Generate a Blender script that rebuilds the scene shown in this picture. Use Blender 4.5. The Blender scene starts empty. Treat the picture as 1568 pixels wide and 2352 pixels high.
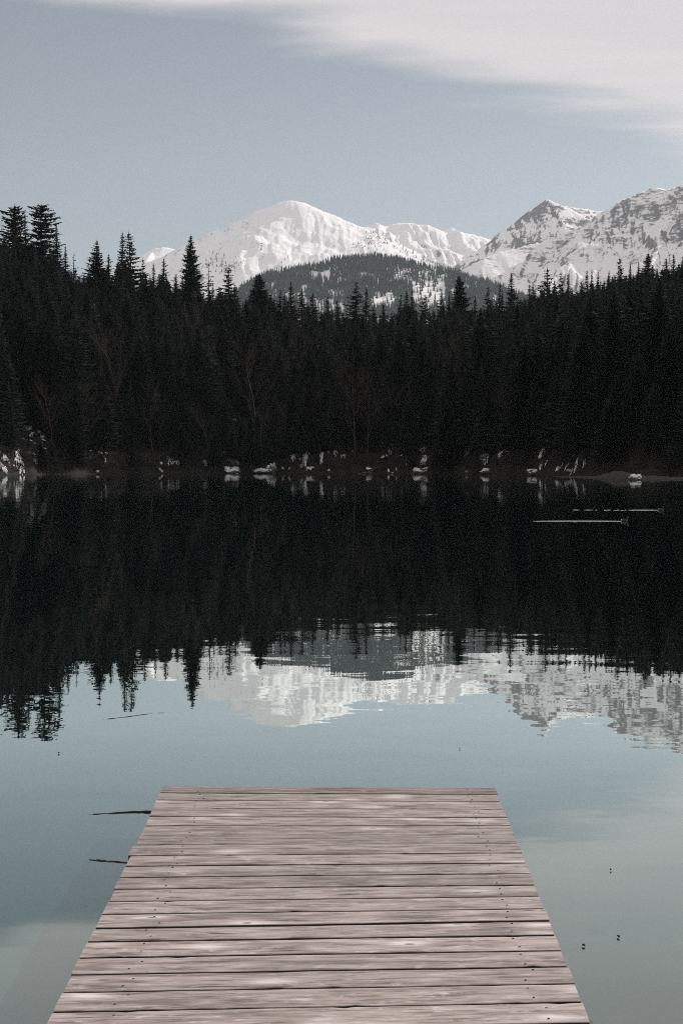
import bpy, bmesh, math, random
import numpy as np
from mathutils import Vector, Matrix

random.seed(7)
rng = np.random.default_rng(7)
S = bpy.context.scene
COL = S.collection
R = math.radians

# ------------------------------------------------------------------ camera, world, sun, exposure
W, H = 1568.0, 2352.0                 # measuring frame of the photograph
LENS, SENSOR = 50.0, 24.0
F = LENS / SENSOR * W
CAM_H = 1.8                           # eye above the water
HORIZON = 1070.0
PITCH = math.atan((H / 2 - HORIZON) / F)
cam_d = bpy.data.cameras.new('camera')
cam_d.sensor_fit = 'HORIZONTAL'
cam_d.sensor_width = SENSOR
cam_d.lens = LENS
cam_d.clip_start = 0.1
cam_d.clip_end = 40000
cam = bpy.data.objects.new('camera', cam_d)
COL.objects.link(cam)
cam.location = (0, 0, CAM_H)
cam.rotation_euler = (math.pi / 2 - PITCH, 0, 0)
S.camera = cam

SUN_AZ, SUN_EL = R(43), R(25)         # azimuth from the view axis (+Y) towards +X
world = bpy.data.worlds.new('World')
S.world = world
world.use_nodes = True


def nodes_of(tree):
    tree.nodes.clear()
    def N(t, **kw):
        n = tree.nodes.new(t)
        for k, v in kw.items():
            if k == 'ins':
                for i, val in v.items():
                    n.inputs[i].default_value = val
            else:
                setattr(n, k, v)
        return n
    def L(a, b, i=0, o=0):
        tree.links.new(a.outputs[o], b.inputs[i])
    return N, L


N, L = nodes_of(world.node_tree)
sky = N('ShaderNodeTexSky', sky_type='NISHITA', sun_disc=False, sun_elevation=SUN_EL, sun_rotation=SUN_AZ,
        altitude=850, air_density=1.0, dust_density=0.7, ozone_density=1.0)
hsv = N('ShaderNodeHueSaturation', ins={'Saturation': 0.50, 'Value': 1.0, 'Hue': 0.495})
L(sky, hsv, 'Color')
bg = N('ShaderNodeBackground', ins={'Strength': 0.066})
L(hsv, bg, 'Color')
tc = N('ShaderNodeTexCoord')
sep = N('ShaderNodeSeparateXYZ'); L(tc, sep, 0, 'Generated')
zc = N('ShaderNodeMath', operation='MAXIMUM', ins={1: 0.02}); L(sep, zc, 0, 'Z')
cx = N('ShaderNodeMath', operation='DIVIDE'); L(sep, cx, 0, 'X'); L(zc, cx, 1)
cy = N('ShaderNodeMath', operation='DIVIDE'); L(sep, cy, 0, 'Y'); L(zc, cy, 1)
cl = N('ShaderNodeCombineXYZ'); L(cx, cl, 'X'); L(cy, cl, 'Y')
# cirrus sheet: an edge running away to the right, pulled about by two noises
ax = N('ShaderNodeMath', operation='MULTIPLY_ADD', ins={1: 0.97, 2: 3.50}); L(cx, ax, 0)
s0 = N('ShaderNodeMath', operation='SUBTRACT'); L(ax, s0, 0); L(cy, s0, 1)
rot = N('ShaderNodeMapping', ins={'Rotation': (0, 0, R(-38)), 'Scale': (0.8, 2.3, 1.0), 'Location': (0.35, 0.2, 0)}); L(cl, rot, 'Vector')
nz1 = N('ShaderNodeTexNoise', ins={'Scale': 1.25, 'Detail': 11.0, 'Roughness': 0.52, 'Distortion': 0.35}); L(rot, nz1, 'Vector')
nz2 = N('ShaderNodeTexNoise', ins={'Scale': 0.9, 'Detail': 3.0, 'Roughness': 0.5}); L(cl, nz2, 'Vector')
w1 = N('ShaderNodeMath', operation='MULTIPLY_ADD', ins={1: 1.1, 2: -0.55}); L(nz1, w1, 0)
w2 = N('ShaderNodeMath', operation='MULTIPLY_ADD', ins={1: 0.9, 2: -0.45}); L(nz2, w2, 0)
s1 = N('ShaderNodeMath', operation='ADD'); L(s0, s1, 0); L(w1, s1, 1)
s2 = N('ShaderNodeMath', operation='ADD'); L(s1, s2, 0); L(w2, s2, 1)
wc = N('ShaderNodeVectorMath', operation='SUBTRACT', ins={1: (-0.50, 2.80, 0.0)}); L(cl, wc, 0)
wsc = N('ShaderNodeVectorMath', operation='MULTIPLY', ins={1: (2.0, 1.9, 0.0)}); L(wc, wsc, 0)
wl = N('ShaderNodeVectorMath', operation='LENGTH'); L(wsc, wl, 0)
wb = N('ShaderNodeMapRange', interpolation_type='SMOOTHSTEP', ins={'From Min': 0.0, 'From Max': 1.0, 'To Min': 0.58, 'To Max': 0.0}); world.node_tree.links.new(wl.outputs['Value'], wb.inputs[0])
s3 = N('ShaderNodeMath', operation='ADD'); L(s2, s3, 0); L(wb, s3, 1)
edge = N('ShaderNodeMapRange', interpolation_type='SMOOTHSTEP', ins={'From Min': -0.16, 'From Max': 0.40, 'To Min': 0.0, 'To Max': 1.0}); L(s3, edge, 'Value')
body = N('ShaderNodeMapRange', ins={'From Min': 0.25, 'From Max': 0.65, 'To Min': 0.72, 'To Max': 1.0}); L(nz1, body, 'Value')
cm = N('ShaderNodeMath', operation='MULTIPLY'); L(edge, cm, 0); L(body, cm, 1)
bgc = N('ShaderNodeBackground', ins={'Color': (0.735, 0.692, 0.698, 1), 'Strength': 1.0})
mixw = N('ShaderNodeMixShader'); L(cm, mixw, 'Fac'); L(bg, mixw, 1); L(bgc, mixw, 2)
wo = N('ShaderNodeOutputWorld'); L(mixw, wo, 'Surface')

sun_d = bpy.data.lights.new('sun', 'SUN')
sun_d.energy = 4.5
sun_d.angle = R(0.6)
sun_d.color = (1.0, 0.96, 0.92)
sun = bpy.data.objects.new('sun', sun_d)
COL.objects.link(sun)
sun_dir = Vector((math.sin(SUN_AZ) * math.cos(SUN_EL), math.cos(SUN_AZ) * math.cos(SUN_EL), math.sin(SUN_EL)))
sun.rotation_euler = sun_dir.to_track_quat('Z', 'Y').to_euler()
sun.location = (60, 40, 80)

S.view_settings.view_transform = 'Standard'
S.view_settings.look = 'None'
S.view_settings.gamma = 1.0
S.view_settings.use_curve_mapping = False
S.view_settings.exposure = 0.0
S.render.engine = 'CYCLES'
S.cycles.filter_width = 1.0
S.cycles.use_denoising = False
S.cycles.max_bounces = 6
S.cycles.volume_bounces = 1
S.cycles.transparent_max_bounces = 8

# ------------------------------------------------------------------ helpers
def ray(px, py):
    """direction (y = 1 forward) of a measured point"""
    v = Vector(((px - W / 2) / F, 1.0, (H / 2 - py) / F))
    c, s = math.cos(-PITCH), math.sin(-PITCH)
    y, z = v.y * c - v.z * s, v.y * s + v.z * c
    return Vector((v.x / y, 1.0, z / y))


def at(px, py, dist):
    d = ray(px, py) * dist
    return Vector((d.x, d.y, d.z + CAM_H))


def on_level(px, py, z):
    d = ray(px, py)
    return at(px, py, (z - CAM_H) / d.z)


def to_px(x, y, z):
    """measured position of a world point (arrays allowed)"""
    z = z - CAM_H
    c, s = math.cos(PITCH), math.sin(PITCH)
    yy = y * c - z * s
    zz = y * s + z * c
    return W / 2 + F * x / yy, H / 2 - F * zz / yy


def tag(o, label=None, cat=None, group=None, kind=None):
    if label: o['label'] = label
    if cat: o['category'] = cat
    if group: o['group'] = group
    if kind: o['kind'] = kind
    return o


def mesh_obj(name, verts, faces, mat, parent=None, smooth=False, loc=(0, 0, 0), rz=0.0):
    me = bpy.data.meshes.new(name)
    me.from_pydata([tuple(v) for v in verts] if not isinstance(verts, np.ndarray) else verts.tolist(), [], faces if isinstance(faces, list) else faces.tolist())
    if smooth:
        me.polygons.foreach_set('use_smooth', [True] * len(me.polygons))
    me.update()
    if mat: me.materials.append(mat)
    return link(name, me, parent, loc, rz)


def link(name, me, parent=None, loc=(0, 0, 0), rz=0.0):
    o = bpy.data.objects.new(name, me)
    COL.objects.link(o)
    o.location = loc
    o.rotation_euler = (0, 0, rz)
    if parent: o.parent = parent
    return o


def empty(name, loc=(0, 0, 0), rz=0.0):
    o = bpy.data.objects.new(name, None)
    o.empty_display_size = 0.3
    COL.objects.link(o)
    o.location = loc
    o.rotation_euler = (0, 0, rz)
    return o


# --- numpy gradient noise
def _hash(ix, iy, seed):
    h = (ix.astype(np.int64) * 374761393 + iy.astype(np.int64) * 668265263 + seed * 1274126177) & 0xFFFFFFFF
    h = ((h ^ (h >> 13)) * 1274126177) & 0xFFFFFFFF
    h = h ^ (h >> 16)
    return (h & 0xFFFF) / 65535.0 * 2 * np.pi


def gnoise(x, y, seed=0):
    ix, iy = np.floor(x), np.floor(y)
    fx, fy = x - ix, y - iy
    def g(dx, dy):
        a = _hash(ix + dx, iy + dy, seed)
        return np.cos(a) * (fx - dx) + np.sin(a) * (fy - dy)
    u = fx ** 3 * (fx * (fx * 6 - 15) + 10)
    v = fy ** 3 * (fy * (fy * 6 - 15) + 10)
    a = g(0, 0) * (1 - u) + g(1, 0) * u
    b = g(0, 1) * (1 - u) + g(1, 1) * u
    return (a * (1 - v) + b * v) * 1.5


def fbm(x, y, seed=0, octv=5, gain=0.5, ridged=False):
    t, a, tot = 0.0, 1.0, 0.0
    for i in range(octv):
        n = gnoise(x, y, seed + i * 17)
        if ridged: n = 1 - 2 * np.abs(n)
        t = t + a * n
        tot += a
        a *= gain
        x, y = x * 2.03 + 11.3, y * 2.03 + 5.7
    return t / tot


# ------------------------------------------------------------------ materials
def new_mat(name):
    m = bpy.data.materials.new(name)
    m.use_nodes = True
    return m, *nodes_of(m.node_tree)


def ramp(N, stops, interp='LINEAR'):
    r = N('ShaderNodeValToRGB')
    r.color_ramp.interpolation = interp
    e = r.color_ramp.elements
    while len(e) < len(stops): e.new(0.5)
    for i, (p, c) in enumerate(stops):
        e[i].position = p
        e[i].color = (*c, 1)
    return r


def simple_mat(name, c0, c1, scale, rough=0.85, bump=0.0, spec=0.2, coord='Object', detail=4.0):
    m, N, L = new_mat(name)
    t = N('ShaderNodeTexCoord')
    n = N('ShaderNodeTexNoise', ins={'Scale': scale, 'Detail': detail, 'Roughness': 0.6}); L(t, n, 'Vector', coord)
    r = ramp(N, [(0.3, c0), (0.7, c1)]); L(n, r, 'Fac')
    b = N('ShaderNodeBsdfPrincipled', ins={'Roughness': rough, 'Specular IOR Level': spec}); L(r, b, 'Base Color')
    if bump:
        bp = N('ShaderNodeBump', ins={'Strength': 0.6, 'Distance': bump}); L(n, bp, 'Height'); L(bp, b, 'Normal')
    o = N('ShaderNodeOutputMaterial'); L(b, o, 'Surface')
    return m


def mountain_mat():
    m, N, L = new_mat('snow_and_rock')
    t = N('ShaderNodeTexCoord')
    at_ = N('ShaderNodeAttribute', attribute_name='rock')
    mp = N('ShaderNodeMapping', ins={'Rotation': (0, R(-42), R(20)), 'Scale': (0.026, 0.030, 0.085)}); L(t, mp, 'Vector', 'Object')
    n = N('ShaderNodeTexNoise', ins={'Scale': 1.0, 'Detail': 7.0, 'Roughness': 0.68}); L(mp, n, 'Vector')
    n2 = N('ShaderNodeTexNoise', ins={'Scale': 0.06, 'Detail': 3.0, 'Roughness': 0.6}); L(t, n2, 'Vector', 'Object')
    a = N('ShaderNodeMath', operation='MULTIPLY_ADD', ins={1: 1.45, 2: -0.725}); L(n, a, 0)
    s = N('ShaderNodeMath', operation='ADD'); L(at_, s, 0, 'Fac'); L(a, s, 1)
    mr = N('ShaderNodeMapRange', interpolation_type='SMOOTHSTEP', ins={'From Min': 0.38, 'From Max': 0.62}); L(s, mr, 'Value')
    rk = ramp(N, [(0.3, (0.10, 0.095, 0.095)), (0.7, (0.26, 0.25, 0.25))]); L(n2, rk, 'Fac')
    mix = N('ShaderNodeMix', data_type='RGBA', ins={'A': (0.84, 0.83, 0.83, 1)})
    L(mr, mix, 'Factor'); m.node_tree.links.new(rk.outputs[0], mix.inputs['B'])
    b = N('ShaderNodeBsdfPrincipled', ins={'Roughness': 0.8, 'Specular IOR Level': 0.1})
    m.node_tree.links.new(mix.outputs['Result'], b.inputs['Base Color'])
    bp = N('ShaderNodeBump', ins={'Strength': 0.5, 'Distance': 14.0}); L(n, bp, 'Height'); L(bp, b, 'Normal')
    o = N('ShaderNodeOutputMaterial'); L(b, o, 'Surface')
    return m


def water_mat():
    m, N, L = new_mat('lake_water')
    t = N('ShaderNodeTexCoord')
    def slope(scale, sx, sy, amp, det=2.0, off=0.0):
        mp = N('ShaderNodeMapping', ins={'Scale': (sx, sy, 1.0), 'Location': (off, off * 1.7, 0), 'Rotation': (0, 0, R(4))}); L(t, mp, 'Vector', 'Object')
        n = N('ShaderNodeTexNoise', ins={'Scale': scale, 'Detail': det, 'Roughness': 0.5}); L(mp, n, 'Vector')
        c = N('ShaderNodeVectorMath', operation='SUBTRACT', ins={1: (0.5, 0.5, 0.5)})
        m.node_tree.links.new(n.outputs['Color'], c.inputs[0])
        k = N('ShaderNodeVectorMath', operation='MULTIPLY', ins={1: (amp * 0.5, amp, 0.0)}); L(c, k, 0)
        return k
    a = slope(1.0, 1.1, 3.4, 0.016, 2.0, 3.0)
    b_ = slope(1.0, 4.0, 11.0, 0.008, 1.0, 9.0)
    c_ = slope(1.0, 0.12, 0.3, 0.006, 2.0, 5.0)
    # calmer and livelier patches
    pm = N('ShaderNodeTexNoise', ins={'Scale': 0.09, 'Detail': 2.0}); L(t, pm, 'Vector', 'Object')
    pr = N('ShaderNodeMapRange', ins={'From Min': 0.35, 'From Max': 0.7, 'To Min': 0.3, 'To Max': 1.6}); L(pm, pr, 'Value')
    s = N('ShaderNodeVectorMath', operation='ADD'); L(a, s, 0); L(b_, s, 1)
    s_ = N('ShaderNodeVectorMath', operation='ADD'); L(s, s_, 0); L(c_, s_, 1)
    sc = N('ShaderNodeVectorMath', operation='SCALE'); L(s_, sc, 0); L(pr, sc, 'Scale')
    g = N('ShaderNodeNewGeometry')
    ad = N('ShaderNodeVectorMath', operation='ADD'); L(sc, ad, 0); m.node_tree.links.new(g.outputs['Normal'], ad.inputs[1])
    nm = N('ShaderNodeVectorMath', operation='NORMALIZE'); L(ad, nm, 0)
    # murky teal body with faint drifting tone
    bn = N('ShaderNodeTexNoise', ins={'Scale': 0.35, 'Detail': 3.0}); L(t, bn, 'Vector', 'Object')
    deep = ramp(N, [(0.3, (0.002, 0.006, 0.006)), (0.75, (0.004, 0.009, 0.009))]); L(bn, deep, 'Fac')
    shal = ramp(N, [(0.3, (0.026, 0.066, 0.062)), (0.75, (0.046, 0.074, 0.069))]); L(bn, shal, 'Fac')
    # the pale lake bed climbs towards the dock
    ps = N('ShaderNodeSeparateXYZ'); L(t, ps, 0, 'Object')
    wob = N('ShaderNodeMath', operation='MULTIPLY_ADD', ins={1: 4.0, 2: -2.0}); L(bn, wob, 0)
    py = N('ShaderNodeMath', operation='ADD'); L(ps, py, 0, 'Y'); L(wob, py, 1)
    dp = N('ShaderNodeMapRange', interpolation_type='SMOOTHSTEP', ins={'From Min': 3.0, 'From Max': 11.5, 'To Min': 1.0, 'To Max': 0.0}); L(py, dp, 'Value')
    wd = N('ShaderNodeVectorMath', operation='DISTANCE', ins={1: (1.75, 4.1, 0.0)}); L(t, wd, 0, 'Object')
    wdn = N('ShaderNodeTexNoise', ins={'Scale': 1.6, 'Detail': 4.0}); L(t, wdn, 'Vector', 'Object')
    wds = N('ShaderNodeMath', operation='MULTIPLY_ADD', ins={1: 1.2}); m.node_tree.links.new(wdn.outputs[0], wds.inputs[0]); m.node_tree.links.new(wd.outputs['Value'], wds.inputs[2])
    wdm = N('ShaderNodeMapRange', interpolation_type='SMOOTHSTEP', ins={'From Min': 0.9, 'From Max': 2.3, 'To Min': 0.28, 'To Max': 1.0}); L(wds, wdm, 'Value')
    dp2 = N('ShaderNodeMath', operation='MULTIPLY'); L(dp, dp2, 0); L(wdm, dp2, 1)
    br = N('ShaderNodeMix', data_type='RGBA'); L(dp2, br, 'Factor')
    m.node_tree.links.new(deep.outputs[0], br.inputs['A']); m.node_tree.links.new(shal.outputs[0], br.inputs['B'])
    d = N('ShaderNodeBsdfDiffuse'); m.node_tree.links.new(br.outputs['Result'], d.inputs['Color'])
    gl = N('ShaderNodeBsdfGlossy', ins={'Roughness': 0.0, 'Color': (0.93, 1.0, 0.96, 1)}); L(nm, gl, 'Normal')
    fr0 = N('ShaderNodeFresnel', ins={'IOR': 1.333}); L(nm, fr0, 'Normal')
    fr1 = N('ShaderNodeMath', operation='MULTIPLY', ins={1: 2.4}); L(fr0, fr1, 0)
    fr = N('ShaderNodeMath', operation='MINIMUM', ins={1: 0.84}); L(fr1, fr, 0)
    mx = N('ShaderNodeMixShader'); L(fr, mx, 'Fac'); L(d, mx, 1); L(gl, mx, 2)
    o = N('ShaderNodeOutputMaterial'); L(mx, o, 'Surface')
    return m


def wood_mat(name='weathered_wood', dark=False):
    m, N, L = new_mat(name)
    t = N('ShaderNodeTexCoord')
    oi = N('ShaderNodeObjectInfo')
    off = N('ShaderNodeVectorMath', operation='SCALE', ins={0: (37.0, 19.0, 7.0)}); L(oi, off, 'Scale', 'Random')
    p = N('ShaderNodeVectorMath', operation='ADD'); L(t, p, 0, 'Object'); L(off, p, 1)
    # slow bend of the grain
    wn = N('ShaderNodeTexNoise', ins={'Scale': 2.2, 'Detail': 1.0}); L(p, wn, 'Vector')
    wv = N('ShaderNodeVectorMath', operation='MULTIPLY', ins={1: (0, 0.05, 0)}); m.node_tree.links.new(wn.outputs['Color'], wv.inputs[0])
    pw = N('ShaderNodeVectorMath', operation='ADD'); L(p, pw, 0); L(wv, pw, 1)
    # knots
    kmap = N('ShaderNodeMapping', ins={'Scale': (3.4, 9.5, 0.0)}); L(p, kmap, 'Vector')
    kv = N('ShaderNodeTexVoronoi', feature='F1', ins={'Scale': 1.0, 'Randomness': 1.0}); L(kmap, kv, 'Vector')
    kpick = N('ShaderNodeSeparateColor'); m.node_tree.links.new(kv.outputs['Color'], kpick.inputs[0])
    kon = N('ShaderNodeMath', operation='GREATER_THAN', ins={1: 0.50}); L(kpick, kon, 0)
    halo = N('ShaderNodeMapRange', interpolation_type='SMOOTHSTEP', ins={'From Min': 0.06, 'From Max': 0.42, 'To Min': 1.0, 'To Max': 0.0}); m.node_tree.links.new(kv.outputs['Distance'], halo.inputs[0])
    halo2 = N('ShaderNodeMath', operation='MULTIPLY'); L(halo, halo2, 0); L(kon, halo2, 1)
    core = N('ShaderNodeMapRange', interpolation_type='SMOOTHSTEP', ins={'From Min': 0.03, 'From Max': 0.085, 'To Min': 0.85, 'To Max': 0.0}); m.node_tree.links.new(kv.outputs['Distance'], core.inputs[0])
    core2 = N('ShaderNodeMath', operation='MULTIPLY'); L(core, core2, 0); L(kon, core2, 1)
    # grain: fine streaks and broad bands
    g1m = N('ShaderNodeMapping', ins={'Scale': (7.0, 75.0, 20.0)}); L(pw, g1m, 'Vector')
    g1 = N('ShaderNodeTexNoise', ins={'Scale': 1.0, 'Detail': 8.0, 'Roughness': 0.75}); L(g1m, g1, 'Vector')
    g2m = N('ShaderNodeMapping', ins={'Scale': (5.0, 34.0, 5.0)}); L(pw, g2m, 'Vector')
    g2 = N('ShaderNodeTexNoise', ins={'Scale': 1.0, 'Detail': 4.0, 'Roughness': 0.6}); L(g2m, g2, 'Vector')
    g3m = N('ShaderNodeMapping', ins={'Scale': (13.0, 42.0, 5.0)}); L(p, g3m, 'Vector')
    g3 = N('ShaderNodeTexNoise', ins={'Scale': 1.0, 'Detail': 8.0, 'Roughness': 0.68}); L(g3m, g3, 'Vector')
    sm = N('ShaderNodeMath', operation='MULTIPLY_ADD', ins={1: 0.52}); L(g1, sm, 0)
    g2s = N('ShaderNodeMath', operation='MULTIPLY_ADD', ins={1: 0.52, 2: 0.058}); L(g2, g2s, 0); L(g2s, sm, 2)
    tot = N('ShaderNodeMath', operation='MULTIPLY_ADD', ins={1: 0.22}); L(halo2, tot, 0); L(sm, tot, 2)
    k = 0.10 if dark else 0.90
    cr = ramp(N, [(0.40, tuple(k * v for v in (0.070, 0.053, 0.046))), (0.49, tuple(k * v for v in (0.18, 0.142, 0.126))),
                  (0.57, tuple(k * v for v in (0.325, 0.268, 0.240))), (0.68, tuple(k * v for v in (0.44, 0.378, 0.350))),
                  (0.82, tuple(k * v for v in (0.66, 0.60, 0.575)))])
    L(tot, cr, 'Fac')
    # bleached patches and grey-violet weathering
    bl = N('ShaderNodeMapRange', interpolation_type='SMOOTHSTEP', ins={'From Min': 0.54, 'From Max': 0.70, 'To Min': 0.0, 'To Max': 0.75}); L(g3, bl, 'Value')
    mixb = N('ShaderNodeMix', data_type='RGBA', ins={'B': (0.60 * k, 0.55 * k, 0.54 * k, 1)})
    L(bl, mixb, 'Factor'); m.node_tree.links.new(cr.outputs[0], mixb.inputs['A'])
    # hairline checks along the grain
    g4m = N('ShaderNodeMapping', ins={'Scale': (2.4, 60.0, 5.0), 'Location': (5.0, 3.0, 0)}); L(pw, g4m, 'Vector')
    g4 = N('ShaderNodeTexNoise', ins={'Scale': 1.0, 'Detail': 2.0, 'Roughness': 0.4}); L(g4m, g4, 'Vector')
    ck = N('ShaderNodeMapRange', interpolation_type='SMOOTHSTEP', ins={'From Min': 0.68, 'From Max': 0.76, 'To Min': 0.0, 'To Max': 0.85}); L(g4, ck, 'Value')
    mixc = N('ShaderNodeMix', data_type='RGBA', ins={'B': (0.05 * k, 0.036 * k, 0.03 * k, 1)})
    L(ck, mixc, 'Factor'); m.node_tree.links.new(mixb.outputs['Result'], mixc.inputs['A'])
    # soot-dark weathering in drifts along some boards
    g5m = N('ShaderNodeMapping', ins={'Scale': (1.5, 13.0, 5.0), 'Location': (1.0, 8.0, 0)}); L(p, g5m, 'Vector')
    g5 = N('ShaderNodeTexNoise', ins={'Scale': 1.0, 'Detail': 6.0, 'Roughness': 0.62}); L(g5m, g5, 'Vector')
    st = N('ShaderNodeMapRange', interpolation_type='SMOOTHSTEP', ins={'From Min': 0.50, 'From Max': 0.68, 'To Min': 0.0, 'To Max': 0.62}); L(g5, st, 'Value')
    mixs = N('ShaderNodeMix', data_type='RGBA', ins={'B': (0.115 * k, 0.092 * k, 0.083 * k, 1)})
    L(st, mixs, 'Factor'); m.node_tree.links.new(mixc.outputs['Result'], mixs.inputs['A'])
    # dark knot hearts and the age of each board
    mixk = N('ShaderNodeMix', data_type='RGBA', ins={'B': (0.06 * k, 0.04 * k, 0.035 * k, 1)})
    L(core2, mixk, 'Factor'); m.node_tree.links.new(mixs.outputs['Result'], mixk.inputs['A'])
    hv = N('ShaderNodeHueSaturation', ins={'Saturation': 0.95}); m.node_tree.links.new(mixk.outputs['Result'], hv.inputs['Color'])
    vr = N('ShaderNodeAttribute', attribute_type='OBJECT', attribute_name='age'); 
    vv = N('ShaderNodeMath', operation='ADD', ins={1: 1.0}); L(vr, vv, 0, 'Fac'); L(vv, hv, 'Value')
    b = N('ShaderNodeBsdfPrincipled', ins={'Roughness': 0.75, 'Specular IOR Level': 0.25}); L(hv, b, 'Base Color')
    bp = N('ShaderNodeBump', ins={'Strength': 0.7, 'Distance': 0.004}); L(sm, bp, 'Height'); L(bp, b, 'Normal')
    o = N('ShaderNodeOutputMaterial'); L(b, o, 'Surface')
    return m


M_MOUNT = mountain_mat()
M_WATER = water_mat()
M_WOOD = wood_mat()
M_BEAM_SHADE = wood_mat('damp_shade_wood', True)  # near-black wood for beams and posts; on plank sides it paints gap shade
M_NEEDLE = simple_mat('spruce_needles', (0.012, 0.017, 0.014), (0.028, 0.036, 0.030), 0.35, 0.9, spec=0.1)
M_FARTREE = simple_mat('far_conifers', (0.044, 0.060, 0.058), (0.086, 0.106, 0.102), 0.02, 0.9, spec=0.05)  # paler and bluer than the near needles: some haze put into the colour
M_BARK = simple_mat('dark_bark', (0.035, 0.028, 0.024), (0.075, 0.06, 0.052), 2.0, 0.9)
M_TWIG = simple_mat('bare_twigs', (0.036, 0.026, 0.022), (0.078, 0.058, 0.05), 0.5, 0.9)
M_BIRCH = simple_mat('pale_bark', (0.07, 0.064, 0.058), (0.16, 0.15, 0.14), 1.2, 0.85)
M_GROUND = simple_mat('forest_floor', (0.008, 0.0065, 0.0055), (0.022, 0.017, 0.014), 0.4, 0.95, detail=6)
M_HILL = simple_mat('snowy_meadow', (0.62, 0.60, 0.59), (0.84, 0.83, 0.82), 0.02, 0.85, detail=5)
M_SNOW = simple_mat('old_snow', (0.48, 0.47, 0.47), (0.80, 0.79, 0.79), 0.8, 0.8, bump=0.15)
M_ROCK = simple_mat('shore_rock', (0.05, 0.046, 0.043), (0.13, 0.12, 0.115), 1.3, 0.9, bump=0.1)
M_FEATHER = simple_mat('brown_feathers', (0.03, 0.027, 0.025), (0.07, 0.06, 0.054), 30.0, 0.7)
M_PALE = simple_mat('pale_feathers', (0.35, 0.31, 0.27), (0.55, 0.5, 0.45), 30.0, 0.7)
M_BEAK = simple_mat('beak', (0.03, 0.027, 0.025), (0.06, 0.05, 0.04), 20.0, 0.4)
M_STICK = simple_mat('wet_bark', (0.012, 0.012, 0.010), (0.05, 0.04, 0.032), 14.0, 0.6, bump=0.003)
M_LEAF = simple_mat('rotting_leaf', (0.02, 0.017, 0.012), (0.05, 0.04, 0.025), 60.0, 0.7)
M_METAL = simple_mat('rusty_screw', (0.03, 0.022, 0.018), (0.08, 0.06, 0.05), 300.0, 0.6)

# ------------------------------------------------------------------ far mountains
def resample(pl, step):
    pts = [at(*p) for p in pl]
    out = [pts[0]]
    for a, b in zip(pts, pts[1:]):
        n = max(1, int((b - a).length / step))
        for i in range(1, n + 1): out.append(a.lerp(b, i / n))
    return out


def wig(base, amt, seed):
    r = random.Random(seed)
    return [(x, y, d + r.uniform(-amt, amt)) for (x, y, d) in base]


GROUPS = []   # (name, label, slope, rockiness, roughness, polylines)
GROUPS.append(('mountain', 'low bright snow saddle behind the tall spruce left of the rounded mountain', 0.55, 0.10, 0.6, [
    [(230, 640, 9600), (300, 612, 9600), (336, 577, 9600), (350, 568, 9550), (370, 566, 9500), (400, 569, 9500), (425, 571, 9600), (470, 590, 9800)],
    [(350, 568, 9550), (330, 600, 9100), (320, 640, 8700)],
    [(400, 569, 9500), (420, 605, 9000), (430, 650, 8600)]]))
GROUPS.append(('mountain', 'rounded snow-covered mountain with soft gullies left of centre', 0.50, 0.14, 0.75, [
    [(380, 640, 8600), (440, 578, 8500), (460, 560, 8450), (500, 534, 8400), (540, 514, 8300), (575, 497, 8250), (605, 485, 8200), (630, 472, 8150), (650, 465, 8100), (672, 458, 8050),
     (684, 461, 8050), (700, 463, 8100), (712, 470, 8100), (735, 485, 8150), (760, 493, 8200), (785, 503, 8250), (812, 516, 8300), (850, 524, 8400)],
    [(700, 464, 8080), (675, 475, 7950), (650, 488, 7800), (620, 508, 7600), (585, 535, 7350), (555, 570, 7100), (540, 620, 6800)],
    [(735, 486, 8100), (715, 510, 7850), (695, 530, 7600), (680, 560, 7300), (672, 600, 7000)],
    [(760, 494, 8150), (765, 515, 7850), (752, 545, 7500), (742, 575, 7200), (738, 610, 6900)],
    [(812, 516, 8250), (800, 540, 7800), (780, 565, 7400), (770, 600, 7000)],
    [(540, 515, 8250), (510, 560, 7700), (470, 620, 7200)],
    [(605, 486, 8150), (560, 530, 7700), (500, 600, 7150)]]))
flutes = [[(830, 530, 8700), (848, 518, 8650), (858, 520, 8650), (868, 511, 8600), (882, 516, 8650), (898, 518, 8650), (920, 512, 8600), (945, 511, 8600), (965, 515, 8600),
           (977, 514, 8600), (1000, 525, 8650), (1018, 531, 8700), (1040, 523, 8700), (1052, 530, 8700), (1075, 535, 8750), (1092, 536, 8750), (1110, 545, 8800), (1130, 555, 8900), (1160, 566, 9000)]]
for i, x in enumerate([868, 890, 912, 934, 952, 977, 998, 1018, 1042, 1066, 1092]):
    y0 = np.interp(x, [p[0] for p in flutes[0]], [p[1] for p in flutes[0]])
    j = random.uniform(-6, 6)
    flutes.append([(x, y0 + 1, 8600), (x + 22 + j * .5, y0 + 22, 8330), (x + 48 + j, y0 + 50, 8000), (x + 82 + j, y0 + 92, 7500), (x + 105, y0 + 135, 7100)])
flutes.append([(868, 512, 8550), (850, 545, 8000), (846, 580, 7500), (850, 640, 7000)])
GROUPS.append(('mountain', 'fluted snow ridge with many parallel ribs in the middle of the range', 0.62, 0.16, 0.8, flutes))
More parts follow.
